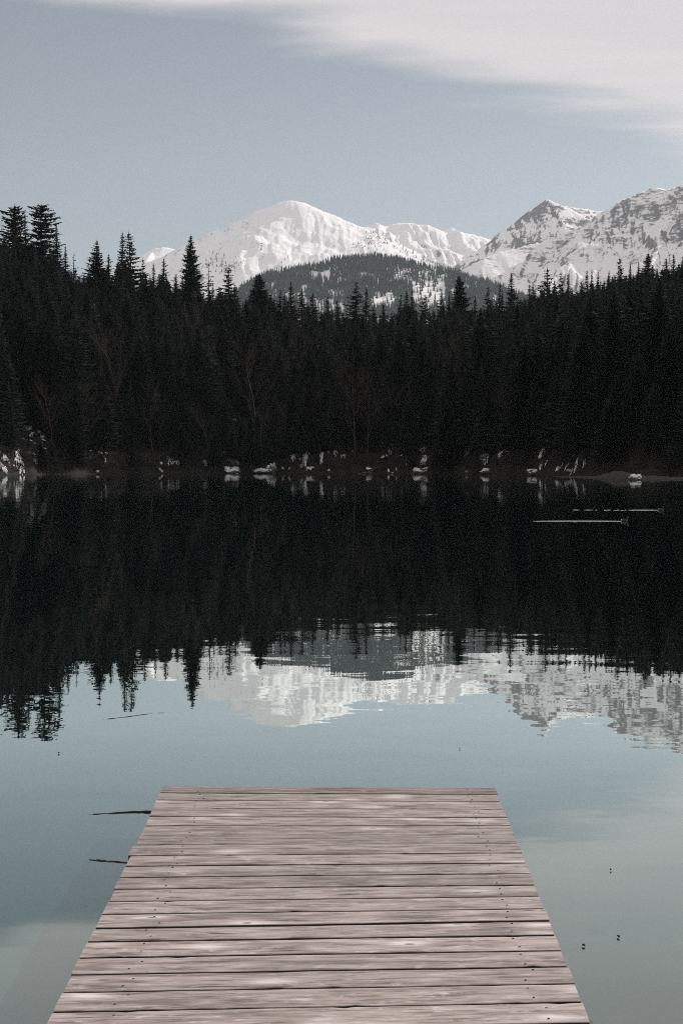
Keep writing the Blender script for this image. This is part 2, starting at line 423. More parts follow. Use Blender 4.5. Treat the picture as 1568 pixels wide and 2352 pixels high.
GROUPS.append(('mountain', 'pointed snow peak with a dark rocky face and a bright plateau', 0.72, 0.43, 0.8, [
    [(1040, 640, 7600), (1100, 592, 7500), (1140, 557, 7450), (1170, 530, 7400), (1200, 505, 7380), (1230, 482, 7350), (1248, 468, 7330), (1263, 455, 7300), (1276, 464, 7400), (1300, 472, 7600),
     (1330, 474, 7800), (1360, 477, 7900), (1392, 483, 7900), (1440, 500, 8000)],
    [(1263, 455, 7300), (1268, 472, 7200), (1280, 490, 7100), (1298, 505, 7000), (1322, 520, 6900)],
    [(1270, 474, 7280), (1300, 481, 7400), (1345, 487, 7500), (1400, 498, 7600)],
    [(1278, 487, 7120), (1310, 495, 7200), (1350, 501, 7250), (1400, 512, 7300)],
    [(1298, 503, 7000), (1330, 510, 7020), (1370, 515, 7050)],
    [(1322, 520, 6900), (1290, 545, 6650), (1230, 580, 6400), (1200, 640, 6100)]]))
GROUPS.append(('mountain', 'broad shaded mountain flank with rock bands at the right edge', 0.66, 0.40, 1.0, [
    [(1106, 640, 5700), (1120, 590, 5900), (1150, 570, 6000), (1220, 553, 6100), (1280, 536, 6200), (1330, 517, 6250), (1365, 502, 6300), (1395, 484, 6300), (1420, 463, 6300), (1445, 447, 6250), (1470, 437, 6200),
     (1490, 428, 6200), (1505, 431, 6200), (1516, 435, 6200), (1535, 427, 6150), (1555, 421, 6100), (1568, 417, 6100), (1620, 402, 6000), (1700, 395, 6000), (1800, 420, 6000)],
    [(1440, 450, 6200), (1432, 490, 5950), (1425, 520, 5750), (1410, 555, 5500), (1380, 600, 5200), (1350, 660, 4900)],
    [(1432, 490, 5950), (1385, 530, 5650), (1330, 580, 5300), (1260, 640, 4950)],
    [(1555, 424, 6050), (1540, 470, 5800), (1520, 520, 5500), (1500, 580, 5100), (1490, 640, 4800)],
    [(1620, 402, 5950), (1600, 470, 5600), (1580, 540, 5200), (1575, 610, 4800)],
    [(1365, 503, 6250), (1330, 545, 5950), (1280, 590, 5600), (1220, 640, 5300)]]))

SHEAR = [0.0, 0.02, 0.14, -0.10, -0.14]
RILL = [10.0, 30.0, 60.0, 22.0, 34.0]
RWAVE = [110.0, 170.0, 105.0, 100.0, 110.0]
NU, NY = 1300, 350
U = np.linspace(-0.42, 0.42, NU)
Yv = 3300.0 * (11200.0 / 3300.0) ** np.linspace(0, 1, NY)
UU, YY = np.meshgrid(U, Yv)                 # [NY, NU]
XX = UU * YY
# noise warp so that straight ridges meander
wx = fbm(XX / 520, YY / 520, 3, 3) * 55
wy = fbm(XX / 520, YY / 520, 31, 3) * 55
PX, PY = XX + wx, YY + wy
hs = []
for gi, (nm, lb, k, rk, rg, pls) in enumerate(GROUPS):
    best = np.full(XX.shape, -400.0)
    dcrest = np.full(XX.shape, 1e9)
    for pl in pls:
        pts = [at(*p) for p in pl]
        # undo the warp at the crest points so that the outline stays where it was measured
        for a, b in zip(pts, pts[1:]):
            dx, dy = b.x - a.x, b.y - a.y
            l2 = dx * dx + dy * dy + 1e-6
            t = np.clip(((PX - a.x) * dx + (PY - a.y) * dy) / l2, 0, 1)
            d = np.hypot(PX - a.x - t * dx, PY - a.y - t * dy)
            if pl is pls[0]: dcrest = np.minimum(dcrest, d)
            z = a.z + (b.z - a.z) * t - k * d * (1 - 0.12 * np.exp(-d / 250.0))
            if gi == 1:   # the rounded mountain has a softer crest
                z = a.z + (b.z - a.z) * t - k * (np.sqrt(d * d + 22.0 ** 2) - 22.0)
            best = np.maximum(best, z)
    r1 = fbm(XX / 420, YY / 420, 100 + gi, 6, 0.5, True)
    r2 = fbm(XX / 90, YY / 90, 200 + gi, 4, 0.55)
    # rills and ribs that follow the fall of the slope
    sx = XX + SHEAR[gi] * YY + 40 * fbm(XX / 300, YY / 300, 400 + gi, 3)
    rill = fbm(sx / RWAVE[gi], YY / 1700.0, 300 + gi, 4, 0.55, True)
    best = best + rg * np.clip(0.25 + dcrest / 380.0, 0, 1) * (np.minimum(r1 - 0.75, 0) * 46 + r2 * 9 + np.minimum(rill - 0.55, 0) * RILL[gi])
    hs.append(best)
HS = np.stack(hs)
own = HS.argmax(0)
ZZ = HS.max(0)
ZZ = np.maximum(ZZ, -30 + 25 * fbm(XX / 300, YY / 300, 77, 3))
gy, gx = np.gradient(ZZ)
dYdi = np.gradient(Yv)[:, None]
zx = gx / (np.gradient(U)[None, :] * YY)
zy = gy / dYdi - zx * UU
steep = np.hypot(zx, zy)
lap = fbm(XX / 150, YY / 150, 55, 4)
rock = np.array([g[3] for g in GROUPS])[own] + (steep - 0.72) * np.where(own == 3, 0.75, 0.50) + lap * 0.34
# rock bands gather high on the right-hand mountains, lower slopes keep their snow
alt = np.clip((ZZ - 500) / 700, 0, 1)
rock = rock + np.where(own >= 3, (alt - 0.6) * 0.32, (alt - 0.7) * 0.05)
rock = rock - np.where((own == 3) & (steep < 0.62), 0.55, 0)
rock = rock + np.where((own == 1) & (UU < -0.055), 0.17, 0)
rock = np.clip(rock, -0.5, 1.2)
idx = np.arange(NU * NY).reshape(NY, NU)
quads = np.stack([idx[:-1, :-1], idx[:-1, 1:], idx[1:, 1:], idx[1:, :-1]], -1).reshape(-1, 4)
fown = own[:-1, :-1].reshape(-1)
V = np.stack([XX, YY, ZZ], -1).reshape(-1, 3)
for gi, g in enumerate(GROUPS):
    q = quads[fown == gi]
    u_, inv = np.unique(q, return_inverse=True)
    me = bpy.data.meshes.new('mountain')
    me.from_pydata(V[u_].tolist(), [], inv.reshape(-1, 4).tolist())
    me.polygons.foreach_set('use_smooth', np.ones(len(me.polygons), bool))
    a = me.attributes.new('rock', 'FLOAT', 'POINT')
    a.data.foreach_set('value', rock.reshape(-1)[u_].astype(np.float32))
    me.materials.append(M_MOUNT)
    tag(link('mountain', me), g[1], None, None, 'structure')


def ground_hit(px, py):
    """where the line of sight through a measured point meets the far terrain"""
    d = ray(px, py)
    iu = int(round((d.x - U[0]) / (U[1] - U[0])))
    if iu < 0 or iu >= NU: return None
    col = ZZ[:, iu]
    m = np.nonzero(col > CAM_H + d.z * Yv)[0]
    if len(m) == 0: return None
    return Vector((d.x * Yv[m[0]], Yv[m[0]], col[m[0]]))


# ------------------------------------------------------------------ forested hill in front of the mountains
HILL_D = 4700.0
hx = [300, 420, 500, 545, 600, 690, 760, 800, 860, 900, 950, 1000, 1060, 1110, 1160, 1210, 1300, 1450]
hy = [770, 730, 700, 668, 642, 620, 604, 595, 590, 593, 609, 622, 634, 646, 663, 680, 716, 764]
hu = np.linspace(-0.16, 0.22, 240)
hyv = np.linspace(3300, 5600, 110)
HU, HY = np.meshgrid(hu, hyv)
HX = HU * HY
pxs = W / 2 + F * HU
crest = (HORIZON - np.interp(pxs, hx, hy)) / F * HILL_D
HZ = np.where(HY < HILL_D, crest - 0.40 * (HILL_D - HY) ** 1.0, crest - 0.35 * (HY - HILL_D))
HZ = HZ + 20 * fbm(HX / 150, HY / 200, 9, 4) - 0.0006 * 0 * HY
hidx = np.arange(HU.size).reshape(HU.shape)
hq = np.stack([hidx[:-1, :-1], hidx[:-1, 1:], hidx[1:, 1:], hidx[1:, :-1]], -1).reshape(-1, 4)
tag(mesh_obj('hill', np.stack([HX, HY, HZ], -1).reshape(-1, 3), hq, M_HILL, smooth=True), 'low hill with dark conifer woods and snowy clearings before the range', kind='structure')


def hill_z(x, y):
    u = x / y
    c = (HORIZON - np.interp(W / 2 + F * u, hx, hy)) / F * HILL_D
    z = np.where(y < HILL_D, c - 0.40 * (HILL_D - y), c - 0.35 * (y - HILL_D))
    return z + 20 * fbm(x / 150, y / 200, 9, 4)


CLEAR = [(742, 626, 34, 11, .95), (905, 612, 16, 5, .6), (620, 650, 14, 5, .6), (1075, 650, 16, 6, .6), (770, 668, 24, 7, .8), (960, 612, 16, 6, .6), (835, 628, 19, 8, .9), (925, 630, 18, 12, .75), (972, 626, 42, 24, .55), (990, 672, 46, 30, .93), (880, 684, 38, 15, .95),
         (678, 676, 40, 9, .8), (1158, 658, 9, 5, .9), (790, 640, 12, 5, .6), (700, 628, 8, 5, .7), (735, 700, 60, 18, .8), (950, 648, 22, 8, .7), (1010, 640, 14, 10, .7)]
ft_v, ft_f = [], []


def far_tree(x, y, z, h, r, rr):
    b = len(ft_v)
    n = 5
    a0 = rr.uniform(0, 6.28)
    # three stacked skirts with ragged rims
    tiers = [(0.06, 0.50, 1.0), (0.32, 0.76, 0.68), (0.60, 1.0, 0.40)]
    for (z0, z1, rs) in tiers:
        c = len(ft_v)
        ft_v.append((x, y, z + z1 * h))
        for i in range(n):
            a = a0 + i * 2 * math.pi / n
            q = r * rs * rr.uniform(0.7, 1.15)
            ft_v.append((x + q * math.cos(a), y + q * math.sin(a), z + (z0 + rr.uniform(-.03, .03)) * h))
        for i in range(n): ft_f.append((c, c + 1 + i, c + 1 + (i + 1) % n))
        a0 += 0.6


rr = random.Random(5)
cnt = 0
gx_ = np.arange(-560, 720, 7.6)
gy_ = np.arange(3900, 4800, 7.6)
for yy in gy_:
    for xx in gx_:
        x = xx + rr.uniform(-3.4, 3.4); y = yy + rr.uniform(-3.4, 3.4)
        pxx = W / 2 + F * x / y
        if pxx < 470 or pxx > 1330: continue
        z = float(hill_z(np.array([x]), np.array([y]))[0]) if False else None
        ft_v and None
        far = (x, y)
        if z is None:
            # cheap height: bilinear from the hill grid
            fu = (x / y - hu[0]) / (hu[1] - hu[0]); fy = (y - hyv[0]) / (hyv[1] - hyv[0])
            i, j = int(fy), int(fu)
            if i < 0 or j < 0 or i >= len(hyv) - 1 or j >= len(hu) - 1: continue
            s, t = fy - i, fu - j
            z = (HZ[i, j] * (1 - s) + HZ[i + 1, j] * s) * (1 - t) + (HZ[i, j + 1] * (1 - s) + HZ[i + 1, j + 1] * s) * t
        pyy = float(to_px(x, y, z + 8)[1])
        if pyy > 725: continue
        p = 1.0
        for (ex, ey, ra, rb, str_) in CLEAR:
            q = ((pxx - ex) / ra) ** 2 + ((pyy - ey) / rb) ** 2
            q += 0.5 * math.sin(pxx * .21 + ey) + 0.4 * math.sin(pyy * .43 + ex)
            if q < 1: p = min(p, 1 - str_)
        p *= min(1.0, max(.25, 1.25 + 1.6 * float(gnoise(np.array([x / 46.0]), np.array([y / 60.0]), 19)[0])))
        if rr.random() > p: continue
        h = rr.uniform(15, 27)
        far_tree(x, y, z - 0.5, h, h * rr.uniform(.15, .21), rr)
        cnt += 1
# loose trees climbing the snow of the two left mountains
def loose(n, cx0, cy0, sx, sy, slope=0.0, hmin=8, hmax=18):
    for _ in range(n):
        dx = rr.gauss(0, sx)
        px_, py_ = cx0 + dx, cy0 + dx * slope + rr.gauss(0, sy)
        p = ground_hit(px_, py_)
        if p is None: continue
        h = rr.uniform(hmin, hmax) * p.y / 6500
        far_tree(p.x, p.y, p.z - 1, h, h * .2, rr)
loose(16, 478, 612, 10, 8); loose(26, 500, 600, 8, 9); loose(16, 515, 618, 4, 12)
loose(18, 545, 612, 10, 10, hmin=6, hmax=14); loose(14, 640, 600, 22, 6, hmin=6, hmax=13)
loose(60, 855, 556, 16, 8, 0.25, 6, 12); loose(34, 830, 570, 14, 6, hmin=5, hmax=12); loose(50, 905, 565, 32, 5, 0.5, 7, 14); loose(30, 870, 545, 10, 10, hmin=5, hmax=11)
loose(40, 980, 598, 32, 4, 0.42, 8, 16); loose(20, 740, 560, 40, 15, hmin=4, hmax=9)
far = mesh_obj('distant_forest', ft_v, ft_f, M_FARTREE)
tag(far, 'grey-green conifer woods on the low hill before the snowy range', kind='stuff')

# ------------------------------------------------------------------ lake
wv = [(-900, -120, 0), (900, -120, 0), (900, 520, 0), (-900, 520, 0)]
tag(mesh_obj('lake_water', wv, [(0, 1, 2, 3)], M_WATER), 'still dark lake mirroring forest, snow peaks and sky', kind='structure')

# ------------------------------------------------------------------ far shore and forest slope
SHX = [-700, 0, 130, 300, 450, 700, 900, 1050, 1180, 1300, 1400, 1500, 1568, 2300]
SHD = [0.92 * d for d in (300, 304, 325, 350, 366, 366, 352, 330, 305, 270, 244, 236, 232, 225)]
CANX = [-700, 0, 60, 120, 165, 190, 230, 290, 340, 400, 440, 470, 520, 560, 600, 650, 700, 760, 800, 860, 920, 980, 1050, 1100, 1160, 1200, 1260, 1320, 1380, 1430, 1480, 1530, 1568, 2300]
CANY = [500, 535, 545, 570, 618, 632, 615, 605, 630, 636, 620, 664, 662, 684, 672, 694, 704, 714, 706, 718, 704, 708, 694, 704, 694, 684, 664, 668, 652, 634, 628, 618, 610, 560]
RIDGE_D = 470.0
_cs = np.array(CANY, float)


def shore_d(px): return np.interp(px, SHX, SHD)
def canopy_y(px): return np.interp(px, CANX, CANY)


_ks = np.linspace(-700, 2300, 301)
_sm = np.convolve(np.pad(canopy_y(_ks), 8, mode='edge'), np.ones(17) / 17, 'valid')


def slope_z(x, y):
    """height of the forest slope; x, y arrays"""
    x = np.asarray(x, float); y = np.asarray(y, float)
    px = W / 2 + F * x / np.maximum(y, 1)
    ds = shore_d(px) + 3.0 * fbm(px / 60.0, px * 0 + 3.3, 4, 3)
    top = (HORIZON - np.interp(px, _ks, _sm)) / F * RIDGE_D - 24.0
    t = (y - ds) / (RIDGE_D - ds)
    bank = 3.2 * np.clip((y - ds) / 7.0, 0, 1) ** 0.8
    z = np.where(t <= 0, t * 10.0, bank + (top - 3.2) * np.clip(t, 0, 1) ** 1.12)
    z = np.where(t > 1, top - (y - RIDGE_D) * 0.10, z)
    return z + np.where(t > 0, np.minimum(1, np.maximum(t, 0) * 30) * (0.9 * fbm(x / 9, y / 9, 6, 4) + 0.5), 0)


su = np.linspace(-0.75, 0.75, 640)
sy_ = np.concatenate([np.linspace(190, 400, 280), np.linspace(403, 640, 70)])
SU, SY = np.meshgrid(su, sy_)
SXg = SU * SY
SZ = slope_z(SXg, SY)
SZ = np.maximum(SZ, -1.5)
sidx = np.arange(SU.size).reshape(SU.shape)
sq = np.stack([sidx[:-1, :-1], sidx[:-1, 1:], sidx[1:, 1:], sidx[1:, :-1]], -1).reshape(-1, 4)
tag(mesh_obj('shore_ground', np.stack([SXg, SY, SZ], -1).reshape(-1, 3), sq, M_GROUND, smooth=True), 'dark forest floor rising from the far shore', kind='structure')
vu = np.linspace(-0.9, 0.9, 50); vy = np.linspace(600, 4000, 40)
VU, VY = np.meshgrid(vu, vy)
VZ = -12 + 4 * fbm(VU * VY / 300, VY / 300, 8, 3)
vi = np.arange(VU.size).reshape(VU.shape)
tag(mesh_obj('valley_ground', np.stack([VU * VY, VY, VZ], -1).reshape(-1, 3), np.stack([vi[:-1, :-1], vi[:-1, 1:], vi[1:, 1:], vi[1:, :-1]], -1).reshape(-1, 4), M_GROUND, smooth=True), kind='structure')


# ------------------------------------------------------------------ spruces
def make_crown(seed, h=30.0, rmax=3.6, base=0.10, gap=0.62, nb=7, droop=0.30, power=0.85, flat=0.0, drop=0.0, dense=1.0, tipr=0.0, upper=0.0):
    r = random.Random(seed)
    v, f = [], []
    def tri(a, b, c):
        i = len(v); v.extend((a, b, c)); f.append((i, i + 1, i + 2))
    z = base * h
    lop = r.uniform(0, 6.28)
    while z < h * 0.985:
        t = (z - base * h) / (h - base * h)
        prof = (1 - t) ** power
        if flat > 0: prof = max(prof, flat * min(1, (1 - t) * 10 + .12))
        prof *= min(1, 0.75 + t * 2.5)
        rad = max(0.30, rmax * prof + tipr)
        rad *= r.uniform(0.82, 1.12)
        n = max(4, int(nb * (0.65 + 0.5 * prof)))
        a0 = r.uniform(0, 6.28)
        for i in range(n):
            if r.random() < drop: continue
            a = a0 + i * 2 * math.pi / n + r.uniform(-.3, .3)
            Lb = rad * r.uniform(0.62, 1.18) * (1 + 0.14 * math.cos(a - lop))
            if r.random() < 0.06: Lb *= 1.25
            ca, sa = math.cos(a), math.sin(a)
            zz = z + r.uniform(-.25, .25) * gap
            dr = droop * (1.25 - 1.5 * t) * r.uniform(.7, 1.3) - upper * t
            segs = 3 if Lb < 1.2 else 5
            def pt(s, side=0.0, dz=0.0):
                # out along the branch: sag, then lift at the tip
                q = Lb * s
                hz = zz - dr * q * (1.0 - 0.35 * s * s) + 0.10 * q * s * s + dz
                return (ca * q - sa * side, sa * q + ca * side, hz)
            wdt = 0.34 * Lb * dense
            prev = pt(0.02)
            for k in range(1, segs + 1):
                s = k / segs
                cur = pt(s)
                sw = wdt * (1 - s) ** 0.8 + 0.10
                s0 = (k - 0.75) / segs
                # side sprays sweeping forward and hanging a little
                for sd in (-1, 1):
                    tri(pt(s0 - .12, 0), pt(min(1.05, s0 + 0.22), sd * sw * r.uniform(.7, 1.2), -r.uniform(.05, .35) * gap), pt(min(1, s0 + 0.25), 0))
                # hanging curtain below the branch
                if s < 0.97 and r.random() < 0.85 * dense:
                    tri(pt(s0 - .14), (lambda p_: (p_[0], p_[1], p_[2] - r.uniform(.35, .95) * gap * dense))(pt(s0 + .06, r.uniform(-.2, .2) * sw)), pt(s0 + .24))
                prev = cur
            # tapering tip
            tri(pt(.8, .07), pt(.8, -.07), pt(1.06, 0, 0.03))
        z += gap * r.uniform(.8, 1.2) * (0.62 + 0.5 * (1 - t))
    # leader
    for a in (0, 2.1, 4.2):
        tri((0.10 * math.cos(a), 0.10 * math.sin(a), h * .955), (0.10 * math.cos(a + 2.1), 0.10 * math.sin(a + 2.1), h * .955), (0, 0, h * 1.012))
    me = bpy.data.meshes.new('crown')
    me.from_pydata(v, [], f)
    me.materials.append(M_NEEDLE)
    return me


def make_trunk(h=30.0, r0=0.34, seed=0):
    r = random.Random(seed)
    v, f, n = [], [], 7
    rings = [0, .02, .12, .3, .55, .8, .985]
    for k, s in enumerate(rings):
        rad = r0 * (1 - s) ** 0.85 * (1.35 if k == 0 else 1) + 0.03
        ox, oy = r.uniform(-.06, .06), r.uniform(-.06, .06)
        for i in range(n):
            a = i * 2 * math.pi / n
            v.append((ox + rad * math.cos(a), oy + rad * math.sin(a), s * h - (0.8 if k == 0 else 0)))
    for k in range(len(rings) - 1):
        for i in range(n):
            f.append((k * n + i, k * n + (i + 1) % n, (k + 1) * n + (i + 1) % n, (k + 1) * n + i))
    me = bpy.data.meshes.new('trunk')
    me.from_pydata(v, [], f)
    me.materials.append(M_BARK)
    return me


HREF = 30.0
KINDS = {
    'spire':  [make_crown(11, rmax=4.4, gap=.60, nb=8, power=.80), make_crown(12, rmax=4.7, gap=.64, nb=8, power=.74), make_crown(13, rmax=4.1, gap=.58, nb=8, power=.82)],
    'dense':  [make_crown(21, rmax=6.2, gap=.55, nb=10, power=.72, droop=.25, dense=1.1), make_crown(22, rmax=6.6, gap=.55, nb=10, power=.78, dense=1.1), make_crown(23, rmax=6.0, gap=.52, nb=10, power=.70, dense=1.1)],
    'open':   [make_crown(31, rmax=5.4, gap=.95, nb=8, power=.68, droop=.22, drop=.10, dense=.85), make_crown(32, rmax=5.0, gap=.9, nb=8, power=.72, drop=.12, dense=.85)],
    'flat':   [make_crown(41, rmax=6.2, gap=.85, nb=9, power=.50, flat=.46, droop=.12, drop=.10, dense=.9, upper=.12), make_crown(42, rmax=7.0, gap=.9, nb=9, power=.46, flat=.50, droop=.10, drop=.12, dense=.9, upper=.15)],
    'sparse': [make_crown(51, rmax=3.6, gap=1.05, nb=6, power=.6, droop=.15, drop=.30, dense=.6), ],
}
TRUNKS = [make_trunk(HREF, .36, s) for s in (1, 2, 3)]
ALLC = KINDS['spire'] + KINDS['dense'] + KINDS['open'][:1] + KINDS['spire'][:2]


def spruce(x, y, z, h, crown, wide, rz, label, group):
    t = empty('spruce_tree', (x, y, z), rz)
    s = h / HREF
    t.scale = (s * wide, s * wide * random.uniform(.85, 1.1), s)
    t.rotation_euler = (random.gauss(0, .018), random.gauss(0, .018), rz)
    tag(t, label, 'spruce tree', group)
    link('trunk', random.choice(TRUNKS), t)
    link('crown', crown, t)
    return t


RIDGE = [  # tip x, tip y, distance, kind, width factor, label
    (35, 466, 440, 'flat', .92, 'blunt-topped tall spruce at the far left with long bare arms reaching left'),
    (63, 485, 455, 'spire', .75, 'thin spire squeezed between the two blunt-topped tall spruces at the far left'),
    (91, 461, 445, 'flat', 1.05, 'broad airy spruce with sky showing through, highest crown at the far left'),
    (134, 507, 440, 'spire', .95, 'steep spruce stepping down just right of the highest crown at the far left'),
    (152, 560, 435, 'spire', .9, 'lower spruce shouldering the right flank of the far-left tree cluster'),
    (165, 577, 455, 'sparse', .9, 'small thin spruce in the sky notch beside the far-left cluster'),
    (221, 546, 440, 'dense', .98, 'dense broad cone standing alone right of the first sky notch'),
    (248, 576, 450, 'spire', .8, 'short spire between the lone dense cone and the twin pointed spruces'),
    (279, 526, 450, 'spire', .85, 'slimmer left one of the twin pointed spruces left of the snow saddle'),
    (311, 525, 445, 'open', 1.0, 'fuller right one of the twin pointed spruces left of the snow saddle'),
    (332, 588, 440, 'open', .85, 'low layered spruce under the right side of the twin pointed spruces'),
    (354, 599, 450, 'spire', .85, 'first of two small spires standing before the snow saddle'),
    (376, 586, 455, 'spire', .85, 'second and taller of two small spires standing before the snow saddle'),
    (402, 622, 445, 'spire', .9, 'low spruce tucked against the left foot of the big spruce before the saddle'),
    (437, 532, 435, 'dense', .95, 'big full spruce rising between the snow saddle and the rounded mountain'),
    (481, 598, 445, 'sparse', 1.0, 'gaunt half-bare spruce with few branches right of the big full spruce'),
    (522, 604, 440, 'open', .85, 'round-shouldered spruce on the lower left slope of the rounded mountain'),
    (541, 646, 440, 'spire', .9, 'small spruce leaning on the round-shouldered one at the hill foot'),
    (587, 626, 450, 'dense', .85, 'left top of the paired dense spruces at the left end of the wooded hill'),
    (597, 622, 440, 'dense', 1.0, 'right top of the paired dense spruces at the left end of the wooded hill'),
    (632, 660, 450, 'spire', .95, 'short spruce right beside the paired dense spruces'),
    (652, 666, 455, 'spire', .8, 'tiny spire just left of the sharp spruce below the rounded mountain'),
    (670, 641, 455, 'spire', 1.0, 'sharp spruce in front of the wooded hill below the rounded summit'),
    (696, 654, 455, 'spire', .95, 'full spruce next right of the sharp one below the rounded summit'),
    (719, 666, 450, 'spire', 1.0, 'wider spruce below the small snowy clearing of the wooded hill'),
    (753, 675, 455, 'spire', .9, 'low spruce at the dip of the treeline, left of the layered one'),
    (771, 684, 460, 'spire', .8, 'lowest thin spruce at the dip of the treeline'),
    (814, 637, 445, 'open', 1.1, 'layered spruce with tiered arms in the middle of the treeline'),
    (839, 651, 450, 'spire', .95, 'slim companion close right of the layered spruce in the middle'),
    (860, 692, 460, 'spire', .75, 'small spire between the middle pair and the open snowfield'),
    (882, 685, 460, 'spire', .8, 'thin low spire before the bright lower clearing'),
    (915, 670, 455, 'spire', 1.0, 'pointed spruce in front of the bright lower clearing'),
    (934, 662, 460, 'spire', .8, 'left stem of two close spires before the larch clearing'),
    (946, 661, 455, 'spire', .85, 'right stem of two close spires before the larch clearing'),
    (974, 671, 450, 'open', .95, 'spreading spruce under the open snow tongue of the hill'),
    (1014, 656, 450, 'spire', .95, 'spruce at the right rim of the open snow tongue'),
    (1034, 664, 455, 'spire', .85, 'small spruce touching the left side of the big dark cone'),
    (1061, 624, 440, 'dense', 1.0, 'big dark dense cone at the right end of the wooded hill'),
    (1093, 674, 455, 'spire', .8, 'small spire in the gap right of the big dark cone'),
    (1118, 651, 450, 'open', .9, 'mid-sized spruce below the fluted ridge, second right of the big cone'),
    (1139, 646, 455, 'spire', .75, 'needle-thin spire between mid-sized spruces below the valley notch'),
    (1155, 662, 455, 'spire', .9, 'low spruce hugging the left side of the slender tiered spruce'),
    (1177, 620, 445, 'spire', 1.0, 'slender tiered spruce below the meeting of ridge and pointed peak'),
    (1216, 648, 450, 'spire', .85, 'first small spruce on the rise to the right of the slender tiered one'),
    (1229, 645, 455, 'spire', .7, 'skinny spire paired behind the first small spruce on the rise'),
    (1254, 610, 440, 'open', .95, 'prominent spruce straight below the pointed snow peak'),
    (1270, 636, 440, 'spire', .8, 'short spruce stuck to the right side of the one below the pointed peak'),
    (1288, 618, 445, 'open', .8, 'open spruce right of the one below the pointed peak'),
    (1308, 624, 445, 'spire', .85, 'ragged narrow spruce before the pale diagonal snow gully'),
    (1333, 641, 445, 'spire', .8, 'low spruce under the pale diagonal snow gully'),
    (1349, 614, 440, 'spire', .85, 'first of a row of four even spires on the right rise'),
    (1360, 614, 445, 'spire', .7, 'second of a row of four even spires on the right rise'),
    (1371, 618, 440, 'spire', .75, 'third of a row of four even spires on the right rise'),
    (1386, 616, 435, 'spire', .85, 'fourth and fullest of a row of four even spires on the right rise'),
    (1405, 627, 435, 'spire', .8, 'small spruce left of the tall one under the bright rock rib'),
    (1425, 584, 425, 'open', .9, 'tall layered spruce under the bright rock rib on the right'),
    (1444, 600, 430, 'spire', .8, 'medium spruce between two tall ones on the right'),
    (1463, 597, 430, 'spire', .85, 'bushy medium spruce left of the highest crown on the right'),
    (1484, 575, 420, 'dense', .9, 'highest broad crown of the right-hand treeline'),
    (1504, 602, 425, 'spire', .8, 'low spire right of the highest broad right-hand crown'),
    (1529, 587, 420, 'spire', .9, 'spruce second from the right edge of the treeline'),
    (1547, 579, 415, 'spire', .85, 'tall narrow spruce close to the right edge of the treeline'),
    (1567, 583, 410, 'spire', 1.0, 'spruce cut by the right edge of the photo'),
]
placed = []
GR = 'spruces whose tips stand above the treeline'
for (tx, ty, dd, kd, wd, lb) in RIDGE:
    p = at(tx, ty, dd)
    z = float(slope_z(p.x, p.y))
    h = p.z - z
    if h < 20:      # a tip this low belongs to a tree a bit closer in
        z = p.z - 20; h = 20
    wd = wd * (30.0 / h) ** 0.5 * random.uniform(1.2, 1.48)
    spruce(p.x, p.y, z - .3, (h + .3) / 1.012, random.choice(KINDS[kd]), wd, random.uniform(0, 6.28), lb, GR)
    placed.append((p.x, p.y))

PATCH = [
    (44, 1064, 26, 22, -.7, 'slanting streak of snow on the left bank above the reddish brush'),
    (6, 1076, 26, 12, 0, 'snow lying at the left edge of the far shore'),
    (12, 1055, 20, 8, .4, 'small scrap of snow above the left edge of the shore'),
    (82, 1062, 14, 6, 0, 'small snow scrap behind the slanting streak'),
    (66, 984, 24, 5, .2, 'thin crescent of snow high on the left slope'),
    (90, 992, 10, 4, 0, 'snow speck right of the high crescent on the left slope'),
    (72, 1001, 10, 6, 0, 'snow speck below the high crescent on the left slope'),
    (98, 1005, 16, 4, 0, 'lower right snow speck of the left slope'),
    (240, 1056, 14, 5, .3, 'faint snow scrap on the bank below the wide bare tree'),
    (394, 1058, 22, 26, .6, 'forked snow chute on the bank left of the compact boulder'),
    (408, 1064, 12, 9, 0, 'snow tongue right of the forked snow chute'),
    (472, 1066, 14, 12, 0, 'snow scrap above the compact boulder'),
    (536, 1058, 32, 24, -.3, 'ragged snow chute above the overhung boulder'),
    (537, 966, 17, 6, .1, 'bright snow ledge high among the trees left of centre'),
    (546, 955, 9, 6, 0, 'faint snow scrap above the bright ledge left of centre'),
    (596, 944, 10, 8, 0, 'faint snow glint high above the long snow bank'),
    (700, 1052, 20, 34, .3, 'tall ragged strip of snow above the tumbled boulders'),
    (672, 1052, 14, 12, 0, 'snow seen through twigs left of the tall ragged strip'),
    (738, 1050, 14, 24, 0, 'narrow snow strip right of the tall ragged strip'),
    (770, 1040, 12, 14, .2, 'snow glint left of a dark bough right of the narrow strip'),
    (788, 1050, 18, 6, 0, 'flat snow glint below a dark bough near the centre'),
    (810, 1040, 8, 16, 0, 'upright snow glint beside the bending bare tree'),
    (895, 1040, 10, 14, -.4, 'narrow snow glint left of the steep snow chute'),
    (970, 1032, 24, 22, .2, 'upper part of the steep snow chute'),
    (972, 1058, 26, 22, 0, 'lower part of the steep snow chute above the broad boulder'),
    (1113, 1055, 20, 24, -.3, 'blotch of snow above the peaked boulder'),
    (1150, 1042, 22, 4, .2, 'thin snow line right of the snow blotch'),
    (1242, 1072, 10, 6, 0, 'snow scrap right above the loaf-shaped boulder'),
    (1322, 1071, 16, 7, .2, 'broken snow scrap behind stems on the right bank, left of a smaller one'),
    (1341, 1066, 12, 6, 0, 'smaller snow scrap behind stems on the right bank'),
    (1245, 1036, 24, 5, 0, 'faint snow scraps above the loaf-shaped boulder'),
]

